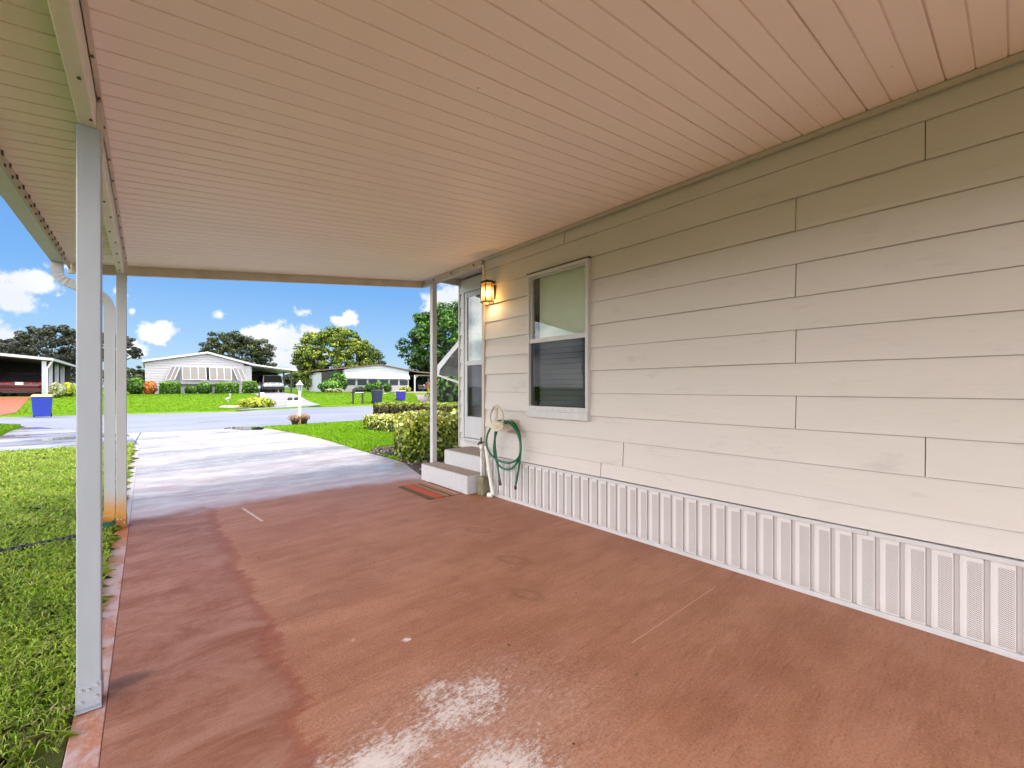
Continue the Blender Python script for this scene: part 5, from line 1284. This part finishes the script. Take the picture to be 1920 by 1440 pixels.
    for s in (-1, 1):
        mb = MB(); mb.box(s*hw*1.0, s*(hw*1.0 + .17), Lc*.60, Lc*.60 + .1, belt, belt + .14); mb.build('mirror', paint, c, bevel=.03)
        for yw in (Lc*.20, Lc*.81):
            rw = .36 if suv else .33
            mb = MB(); N_ = 20
            ang = [2*PI*k/N_ for k in range(N_)]
            prof_ = [(rw*.62, .0), (rw*.9, .0), (rw, .04), (rw, .18), (rw*.9, .22), (rw*.62, .22)]
            for (r_, o_) in prof_:
                for a in ang: mb.v.append((s*(hw - .02) - s*o_, yw + r_*math.cos(a), rw + r_*math.sin(a)))
            for i in range(len(prof_) - 1):
                for k in range(N_): mb.f.append((i*N_+k, i*N_+(k+1)%N_, (i+1)*N_+(k+1)%N_, (i+1)*N_+k))
            wh = mb.build('wheel', M['tyre'], c, smooth=True)
            mb = MB()
            for k in range(5):
                a = 2*PI*k/5; mb.bar((s*(hw - .03), yw, rw), (s*(hw - .03), yw + rw*.6*math.cos(a), rw + rw*.6*math.sin(a)), .05, .05, (1, 0, 0))
            mb.tube([(s*(hw - .06), yw + rw*.6*math.cos(a), rw + rw*.6*math.sin(a)) for a in ang], .02, 6, closed=True)
            mb.build('rim', M['rim'], wh)
    return c
cx1 = XatY(513, Y1h + 1.6)
car('parked_car', 'white crossover parked in the carport of the shuttered house, rear towards the street', (cx1, Y1h + 1.6, zb + .05), 0, 4.6, 1.88, 1.66, paintmat('white car paint', (.70, .74, .80)), True)
car('parked_car', 'dark red saloon parked in the open carport at the far left', (XatY(36, Y3 + 1.2), Y3 + 1.2, zb3 + .05), 0, 4.8, 1.86, 1.44, paintmat('dark red car paint', (.075, .008, .012)), False)
car('parked_car', 'dark car parked deep in the carport of the banded house', (XatY(795, Y2h + 3), Y2h + 3, zb + .05), 0, 4.6, 1.8, 1.45, paintmat('dark blue car paint', (.05, .06, .09)), False)

# ------------------------------------------------------------------ street things
def bin_(label, loc, hgt, wid, body, lid, liddark=False, rz=0.0, grp=None):
    b = thing('recycling_bin', label, 'bin', loc, rz, local=True, group=grp)
    w0, w1 = wid * .42, wid * .5; d0, d1 = wid * .38, wid * .5
    mb = MB(); hb = hgt * .90
    mb.hexa([(-w0, -d0, .05), (w0, -d0, .05), (w0, d0, .05), (-w0, d0, .05), (-w1, -d1, hb), (w1, -d1, hb), (w1, d1, hb), (-w1, d1, hb)]); mb.build('tub', body, b, bevel=.02)
    mb = MB(); mb.hexa([(-w1-.02, -d1-.03, hb), (w1+.02, -d1-.03, hb), (w1+.02, d1+.05, hb), (-w1-.02, d1+.05, hb), (-w1*.92, -d1*.9, hgt - .02), (w1*.92, -d1*.9, hgt - .02), (w1*.92, d1, hgt), (-w1*.92, d1, hgt)]); mb.build('lid', lid, b, bevel=.015)
    for s in (-1, 1):
        mb = MB(); mb.tube([(s*w0*.9, d0 + .03, .10), (s*(w0*.9 + .05), d0 + .03, .10)], .10, 14); mb.build('wheel', M['tyre'], b)
    mb = MB(); mb.tube([(-w1*.8, d1 + .09, hb - .04), (w1*.8, d1 + .09, hb - .04)], .014, 8)
    for s in (-1, 1): mb.bar((s*w1*.8, d1 - .01, hb - .05), (s*w1*.8, d1 + .09, hb - .04), .02, .02)
    mb.build('handle', body, b)
    return b
M['binblue'] = plain('blue plastic', (.006, .028, .30), .4); M['binlid'] = plain('yellow plastic', (.72, .62, .20), .45)
M['navy'] = plain('navy plastic', (.006, .012, .05), .6); M['purple'] = plain('violet blue plastic', (.03, .02, .36), .4)
x, y = G(79, 781); bin_('blue recycling bin with pale yellow lid at the far kerb on the left', (x, y, -.03), .98, .60, M['binblue'], M['binlid'], rz=R(4))
x, y = GH(708, 757.5); bin_('dark navy bin leaning beside the black mailboxes across the street', (x, y + .1, H(x, y) + .03), 1.0, .62, M['navy'], M['trimblack'])
x, y = GH(751.5, 752); bin_('violet blue bin with pale lid among the flowers in front of the banded house', (x, y, H(x, y) + .03), .82, .60, M['purple'], M['binlid'])
x, y = GH(671, 758)
mbx = thing('mailbox_stand', 'pair of black mailboxes on a two post stand at the far kerb', 'mailbox', (x, y, H(x, y)))
d_ = dist(x, y); zz = H(x, y)
for s in (-1, 1):
    mb = MB(); mb.box(x + s*.33 - .05, x + s*.33 + .05, y - .05, y + .05, zz, zz + .82); mb.build('leg', M['black'], mbx)
    mb = MB(); mb.box(x + s*.18 - .12, x + s*.18 + .12, y - .27, y + .27, zz + .86, zz + .98)
    mb.tube([(x + s*.18, y - .27, zz + .98), (x + s*.18, y + .27, zz + .98)], .118, 14); mb.build('mailbox', M['black'], mbx)
mb = MB(); mb.box(x - .45, x + .45, y - .08, y + .08, zz + .78, zz + .86); mb.build('crossbar', M['black'], mbx)
mb = MB(); mb.box(x - .30, x + .30, y - .278, y - .275, zz + .80, zz + .84); mb.build('number_strip', M['plate'], mbx)
# small black lamp with white head, and white sign beside it
x, y = GH(486, 748); zz = H(x, y); bl = thing('small_lamp_post', 'short black lamp post with white lantern beside the pale drive', 'lamp post', (x, y, zz))
mb = MB(); mb.tube([(x, y, zz), (x, y, zz + .72)], .045, 10); mb.build('pole', M['black'], bl)
mb = MB(); mb.lathe((x, y, zz + .72), [(.05, 0), (.10, .18), (.11, .20)], 8); mb.build('lantern_glass', M['bolt'], bl)
mb = MB(); mb.lathe((x, y, zz + .92), [(.13, 0), (.03, .12)], 8); mb.build('lantern_roof', M['black'], bl)
x, y = GH(491.5, 747.5); zz = H(x, y)
sg = thing('yard_sign', 'small white sign standing behind the lime bush by the pale drive', 'sign', (x, y, zz))
mb = MB(); mb.box(x - .13, x + .13, y - .01, y + .01, zz + .12, zz + .46); mb.build('panel', M['plate'], sg)
mb = MB(); mb.box(x - .015, x + .015, y + .011, y + .03, zz, zz + .4); mb.build('stake', M['white'], sg)
x, y = GH(551, 762); zz = H(x, y)
pb = thing('planter_box', 'low white planter box with two dark tufts on the pale drive', 'planter', (x, y, zz + .05))
mb = MB(); mb.box(x - .42, x + .42, y - .16, y + .16, zz + .05, zz + .38); mb.build('box', M['white'], pb, bevel=.01)
for dx_ in (-.22, .16):
    U = unit(120); P = np.array((x + dx_, y, zz + .46)) + U * np.array((.13, .1, .10)); leaves('tuft', P, U, .05, M['oakdark'], pb)
# little white egret statue on the lawn (body, neck, legs)
x, y = GH(427, 757); zz = H(x, y)
mb = MB(); mb.tube([(x - .14, y, zz + .26), (x, y, zz + .33), (x + .12, y, zz + .37)], [.02, .085, .03], 8)
mb.tube([(x + .10, y, zz + .36), (x + .15, y, zz + .46), (x + .10, y, zz + .54), (x + .12, y, zz + .62)], [.035, .024, .02, .03], 8); mb.tube([(x + .12, y, zz + .62), (x + .22, y, zz + .60)], [.02, .004], 6)
mb.tube([(x - .01, y - .02, zz + .04), (x + .01, y - .02, zz + .28)], .01, 6); mb.tube([(x + .03, y + .02, zz + .04), (x + .04, y + .02, zz + .28)], .01, 6)
tag(mb.build('bird_statue', M['trim'], None, smooth=True), 'small white wading bird statue on the lawn across the street', 'statue')

# ------------------------------------------------------------------ shrubs in front of the houses
def fs(px0, px1, pytop, Yp, m, label, leaf=.10, n=500, seed=1, cat='shrub', square=0.0, name='shrub', ry=None, group=None, bias=0.0):
    xa, xb = XatY(px0, Yp), XatY(px1, Yp); xc = (xa + xb) / 2; z0 = H(xc, Yp)
    zt_ = EYE - (pytop - HZ) * dist(xc, Yp) / FOC; hh = (zt_ - z0) / 2 * .96
    return shrub(label, cat, (xc, Yp, z0), (xb - xa) / 2, ry or (xb - xa) / 2 * .8, hh, m, n, leaf, seed, name, group, square, bias=bias)
YS = Y1h - 1.3
fs(238, 273, 707, YS, M['hedge'], 'big rounded green bush at the left corner of the shuttered house', n=1100, seed=2)
fs(268, 294, 713, YS - .2, M['croton'], 'orange leaved croton bush beside the big rounded bush', n=800, seed=3, bias=.15)
def fh(px0, px1, pytop, Yp, m, label, seed):
    xa, xb = XatY(px0, Yp), XatY(px1, Yp); zt_ = EYE - (pytop - HZ) * dist((xa+xb)/2, Yp) / FOC
    hedge_obj(label, [(xa + .1, Yp), (xb - .1, Yp)], .8, zt_ - H(xa, Yp), m, 1500, .085, seed=seed, name='clipped_hedge', round_=.2, tonebias=.12)
fh(297, 340, 717, YS - .3, M['hedge'], 'clipped box hedge under the left pair of shutters', 11)
fh(402, 449, 718, YS - .3, M['hedge'], 'clipped box hedge under the right pair of shutters', 12)
fs(346, 370, 723, YS - .3, M['hedge'], 'small round green bush between the two clipped box hedges', n=500, seed=5)
fs(370, 398, 716, YS - .2, M['hedge'], 'taller open green bush right of the small round bush', n=600, seed=6, leaf=.12)
fs(455, 481, 714, YS - .3, M['hedge'], 'squarish green bush at the carport corner of the shuttered house', n=800, seed=7, square=.5, bias=.1)
x, y = GH(484, 766)
shrub('bright lime green bush with long leaves at the kerb by the pale drive', 'shrub', (x, y + .4, H(x, y)), .95, .6, .30, M['lime'], 900, .11, 8, 'lime_bush', bias=.12)
# in front of the banded house
YT = Y2h - 1.2
fs(598, 640, 712, YT - 1, M['tropic'], 'mounded bright green bush left of the banded house', n=1000, seed=21, leaf=.14, bias=.1)
fs(618, 650, 700, YT, M['tropic'], 'tall spiky bush against the left corner of the banded house', n=900, seed=22, leaf=.18)
fs(606, 642, 727, YT - 1.4, M['flower'], 'low pale flowering border by the mounded bush', n=700, seed=23, leaf=.09)
for i, (a, b, c_, m_, l_) in enumerate(((664, 688, 724, 'hedge', 'round green bush behind the black mailboxes'), (684, 702, 717, 'tropic', 'leafy plant under the third window of the banded house'), (700, 718, 716, 'tropic', 'thin upright plant at the middle of the banded house'), (719, 734, 717, 'tropic', 'small topiary plant before the fifth window of the banded house'), (750, 769, 724, 'lime', 'yellow green ball bush at the right end of the brick skirt'))):
    fs(a, b, c_, YT, M[m_], l_, n=450, seed=30 + i, leaf=.10)
fs(716, 742, 740, YT - 8, M['flower'], 'bed of pale flowers right of the navy bin', n=900, seed=37, leaf=.10, name='flower_clump')
fs(728, 748, 743, YT - 8.6, M['flower'], 'pale flower clump left of the violet bin', n=600, seed=38, leaf=.09, name='flower_clump')
# beside left carport
fs(93, 122, 716, Y3 - .6, M['flower'], 'white flowering bush beside the far left carport', n=900, seed=41, leaf=.08)
fs(112, 142, 716, Y3 + .4, M['lime'], 'yellow green bush right of the white flowering bush', n=900, seed=42, leaf=.09)
# right edge behind the awning
for i, (px_, d_, hh, rr, m_, l_) in enumerate(((848, 24, 1.7, 1.5, 'lime', 'yellow green bush seen under the awning brace'), (872, 22, 2.2, 1.6, 'tropic', 'dark leafy bush behind the end of the near house'), (846, 34, 2.4, 1.8, 'croton', 'orange tinted bush beyond the brick drive'), (866, 36, 3.0, 2.4, 'tropic', 'tall green bush beyond the brick drive'))):
    x, y = W(px_, d_); shrub(l_, 'shrub', (x, y, H(x, y)), rr, rr, hh / 2, M[m_], 900, .15, 50 + i)

# ------------------------------------------------------------------ trees
def tr(px, d, pytop, pxw, m, label, crown=None, seed=1, **k):
    x, y = W(px, d); z0 = H(x, y); zt_ = EYE - (pytop - HZ) * d / FOC; h = zt_ - z0
    cs = math.cos(math.atan((px - 960) / FOC)); rx = pxw / 2 * d / FOC * cs
    return tree(label, (x, y), h, rx, rx * .9, crown or h * .8, m, seed=seed, **k)
tr(100, 62, 610, 190, M['oakdark'], 'wide dark oak rising behind the far left carport', seed=3, nclump=190, per=90, leaf=.20, flat=.6, crown=7.4, clr=.15, low=-.9)
tr(215, 66, 622, 105, M['oakdark'], 'sparse dark oak between the carport posts', seed=4, nclump=60, per=80, leaf=.20, flat=.5, crown=6.0, clr=.19)
tr(10, 70, 634, 110, M['oakdark'], 'dark oak farthest left beyond the carport roof', seed=14, nclump=70, per=70, leaf=.24, crown=6, low=-.9, clr=.2)
tr(252, 58, 686, 58, M['oak'], 'low olive green tree behind the left end of the shuttered house', seed=5, nclump=60, per=70, leaf=.20, crown=3.6, low=-.9)
tr(446, 66, 624, 150, M['oak'], 'broad dark green oak behind the shuttered house', seed=6, nclump=360, per=70, leaf=.18, crown=9.0, clr=.14, low=-.8)
tr(632, 58, 627, 152, M['tabebuia'], 'round yellow green tree beside the banded house', seed=7, nclump=520, per=70, leaf=.17, crown=9.2, clr=.13, low=-.98, cz=4.0)
tr(697, 70, 655, 56, M['oak'], 'small green tree behind the roof of the banded house', seed=8, nclump=70, per=60, leaf=.22, crown=5.6, low=-.9)
tr(868, 60, 566, 215, M['tropic'], 'tall glossy green tree behind the thin post and awning', seed=9, nclump=420, per=90, leaf=.22, crown=11.5, trunk_r=.4, clr=.13, low=-.9)
for i, (px_, d_, t_, w_) in enumerate(((560, 95, 700, 60), (530, 120, 706, 60), (600, 100, 698, 60), (738, 110, 708, 60), (150, 120, 690, 120), (300, 130, 700, 140), (400, 130, 702, 120), (480, 110, 704, 90), (830, 90, 690, 120), (0, 110, 690, 120), (660, 120, 700, 80))):
    tr(px_, d_, t_, w_, M['oak'], ['distant tree beyond the white carport posts', 'distant tree seen just left of the two black carport posts', 'distant tree behind the yellow green tree', 'distant tree above the right slope of the banded house', 'distant tree far behind the left carport', 'distant tree behind the left of the shuttered house', 'distant tree behind the ridge of the shuttered house', 'distant tree behind the right eave of the shuttered house', 'distant tree behind the thin near post', 'distant tree at the far left edge', 'distant tree right of the yellow green tree'][i], seed=60 + i, nclump=26, per=40, leaf=.55, group='distant trees on the skyline', low=-.9)
# banana like plant by the second carport
x, y = W(792, 60); z0 = H(x, y)
pl = thing('banana_plant', 'banana plant with yellow drooping leaves above the second carport roof', 'plant', (x, y, z0))
mb = MB(); mb.closed = False
for i in range(9):
    a = i * 2.4; Ln = 2.2; pts = []
    for k in range(8):
        s_ = k / 7; r_ = Ln * s_; zz = z0 + 3.5 + 1.1 * s_ - 1.5 * s_ * s_ ; pts.append((x + r_ * math.cos(a), y + r_ * math.sin(a), zz, .30 * math.sin(PI * min(.97, s_ * .9 + .08))))
    qx, qy = -math.sin(a), math.cos(a); b = len(mb.v)
    for (px_, py_, pz_, w_) in pts: mb.v += [(px_ - qx*w_, py_ - qy*w_, pz_ - .06), (px_, py_, pz_), (px_ + qx*w_, py_ + qy*w_, pz_ - .06)]
    for k in range(7):
        for q in range(2): c_ = b + k*3 + q; mb.f.append((c_, c_+1, c_+4, c_+3))
m, t, out = mat('banana leaf'); p = objc(t); c_ = t.mix(t.step(t.noise(p, 1.4, 2), .42, .58), (.10, .26, .03), (.70, .55, .08)); bsdf(t, out, c_, .5)
mb.build('leaves', m, pl)
mb = MB(); mb.tube([(x, y, z0), (x + .05, y, z0 + 1.8), (x, y, z0 + 3.6)], [.18, .14, .09], 10); mb.build('trunk', M['hedge'] if False else plain('banana stem', (.20, .20, .08), .7), pl, smooth=True)

# ------------------------------------------------------------------ sky, sun, camera
SUN_EL, SUN_AZ = R(58), R(140)        # azimuth clockwise from +Y: over the near house, a little behind the camera
world = bpy.data.worlds.new('World'); SC.world = world; world.use_nodes = True
nt = world.node_tree; nt.nodes.clear(); t = NT(nt)
sky = t.n('ShaderNodeTexSky', {}, sky_type='NISHITA', sun_disc=False, sun_elevation=SUN_EL, sun_rotation=SUN_AZ, altitude=0.0, air_density=1.0, dust_density=0.6, ozone_density=2.2)
dirv = t.n('ShaderNodeTexCoord', out='Generated')
s = t.n('ShaderNodeSeparateXYZ', {0: dirv}, out=None)
az = t.m('ARCTAN2', s.outputs[0], s.outputs[1]); el = t.m('ARCSINE', s.outputs[2])
wob = t.noise(dirv, 13, 5, .66); wob2 = t.noise(dirv, 42, 3, .65)
aev = t.n('ShaderNodeCombineXYZ', {0: az, 1: el})
def cloud(px, py, wpx, hpx, wt=1.0):
    ph = math.atan((px - 960) / FOC); a0 = YAW + ph; e0 = math.atan((HZ - py) / FOC * math.cos(ph))
    ra = wpx / FOC * math.cos(ph) ** 2; re = hpx / FOC * math.cos(ph)
    v = t.n('ShaderNodeVectorMath', {0: aev, 1: (1/ra, 1/re, 0), 2: (-a0/ra, -e0/re, 0)}, operation='MULTIPLY_ADD')
    L = t.n('ShaderNodeVectorMath', {0: v}, out=1, operation='LENGTH')
    return t.m('MULTIPLY_ADD', L, -wt, wt)
cl = None
for a in ((20, 560, 75, 50), (-20, 600, 70, 45), (60, 530, 60, 30), (0, 640, 80, 40), (65, 515, 40, 12, .7), (298, 626, 46, 28), (306, 610, 30, 20), (284, 616, 30, 20), (535, 640, 80, 36), (585, 628, 36, 24), (490, 628, 50, 22), (560, 672, 110, 36), (645, 602, 36, 11), (656, 592, 18, 14), (632, 598, 18, 9),
          (852, 562, 80, 55), (812, 585, 44, 32), (412, 590, 20, 12, .55), (575, 582, 26, 16, .45), (248, 655, 40, 22), (225, 545, 24, 26, .75), (246, 585, 14, 14, .6), (120, 500, 50, 10, .55)):
    c_ = cloud(*a); cl = c_ if cl is None else t.m('MAXIMUM', cl, c_)
f = t.m('ADD', cl, t.m('ADD', t.m('MULTIPLY', t.m('SUBTRACT', wob, .5), 2.0), t.m('MULTIPLY', t.m('SUBTRACT', wob2, .5), 1.3)))
cf = t.step(f, 0.16, 0.58)
# clouds out of view, the low ones brightened as added fill for the carport
gen = t.noise(t.scale(dirv, (1, 1, 2.4)), 2.2, 3, .6)
vis = t.m('COSINE', t.m('SUBTRACT', az, R(42)))
away = t.m('SUBTRACT', 1.0, t.step(vis, .25, .55))
gen_f = t.m('MULTIPLY', t.step(gen, .36, .52), away)
low = t.m('MULTIPLY', t.m('SUBTRACT', 1.0, t.step(el, .55, 1.0)), away)
cf = t.m('MAXIMUM', cf, gen_f)
CLOUDFILL = 4.3
skyc = t.n('ShaderNodeVectorMath', {0: sky, 'Scale': 0.15}, operation='SCALE')
# a cleaner, paler blue towards the horizon, as the picture shows
blue = t.ramp(t.m('MULTIPLY', el, 1.6), [(0.0, (0.56, 0.78, 1.0)), (0.14, (0.36, 0.64, 1.0)), (0.32, (0.19, 0.48, 0.98)), (0.8, (0.07, 0.26, 0.84))])
skyc = t.mix(0.80, skyc, blue)
shade = t.step(t.noise(dirv, 5, 2), .3, .7)
ccol = t.mix(shade, (0.84, 0.89, 0.98), (1.12, 1.12, 1.14))
gain = t.m('ADD', 1.0, t.m('MULTIPLY', low, CLOUDFILL))
ccol = t.n('ShaderNodeVectorMath', {0: t.mix(low, ccol, (1.0, .965, .93)), 'Scale': gain}, operation='SCALE')
final = t.n('ShaderNodeMix', None, out=None, data_type='VECTOR')
nt.links.new(cf, final.inputs[0]); nt.links.new(skyc, final.inputs[4]); nt.links.new(ccol, final.inputs[5]); final = final.outputs[1]
bg = t.n('ShaderNodeBackground', {'Color': final, 'Strength': 1.0})
wo = nt.nodes.new('ShaderNodeOutputWorld'); nt.links.new(bg, wo.inputs[0])

sd = bpy.data.lights.new('Sun', 'SUN'); sd.energy = 3.6; sd.angle = R(18); sd.color = (1, .96, .88)
so = bpy.data.objects.new('Sun', sd); COL.objects.link(so)
dv = Vector((math.sin(SUN_AZ) * math.cos(SUN_EL), math.cos(SUN_AZ) * math.cos(SUN_EL), math.sin(SUN_EL)))
so.rotation_euler = dv.to_track_quat('Z', 'Y').to_euler(); so.location = (0, 0, 30)

cam = bpy.data.cameras.new('Camera'); co = bpy.data.objects.new('Camera', cam); COL.objects.link(co)
co.location = (0, 0, EYE); co.rotation_euler = (R(90), 0, -YAW)
cam.sensor_width = 36; cam.lens = 36 * FOC / 1920; cam.shift_y = 6 / 1920; cam.clip_start = .05; cam.clip_end = 6000
SC.camera = co
SC.view_settings.view_transform = 'Standard'; SC.view_settings.look = 'None'; SC.view_settings.exposure = 0
SC.render.resolution_x = 1024; SC.render.resolution_y = 768
SC.cycles.use_light_tree = False; SC.cycles.max_bounces = 7; SC.cycles.diffuse_bounces = 6; SC.cycles.transparent_max_bounces = 12
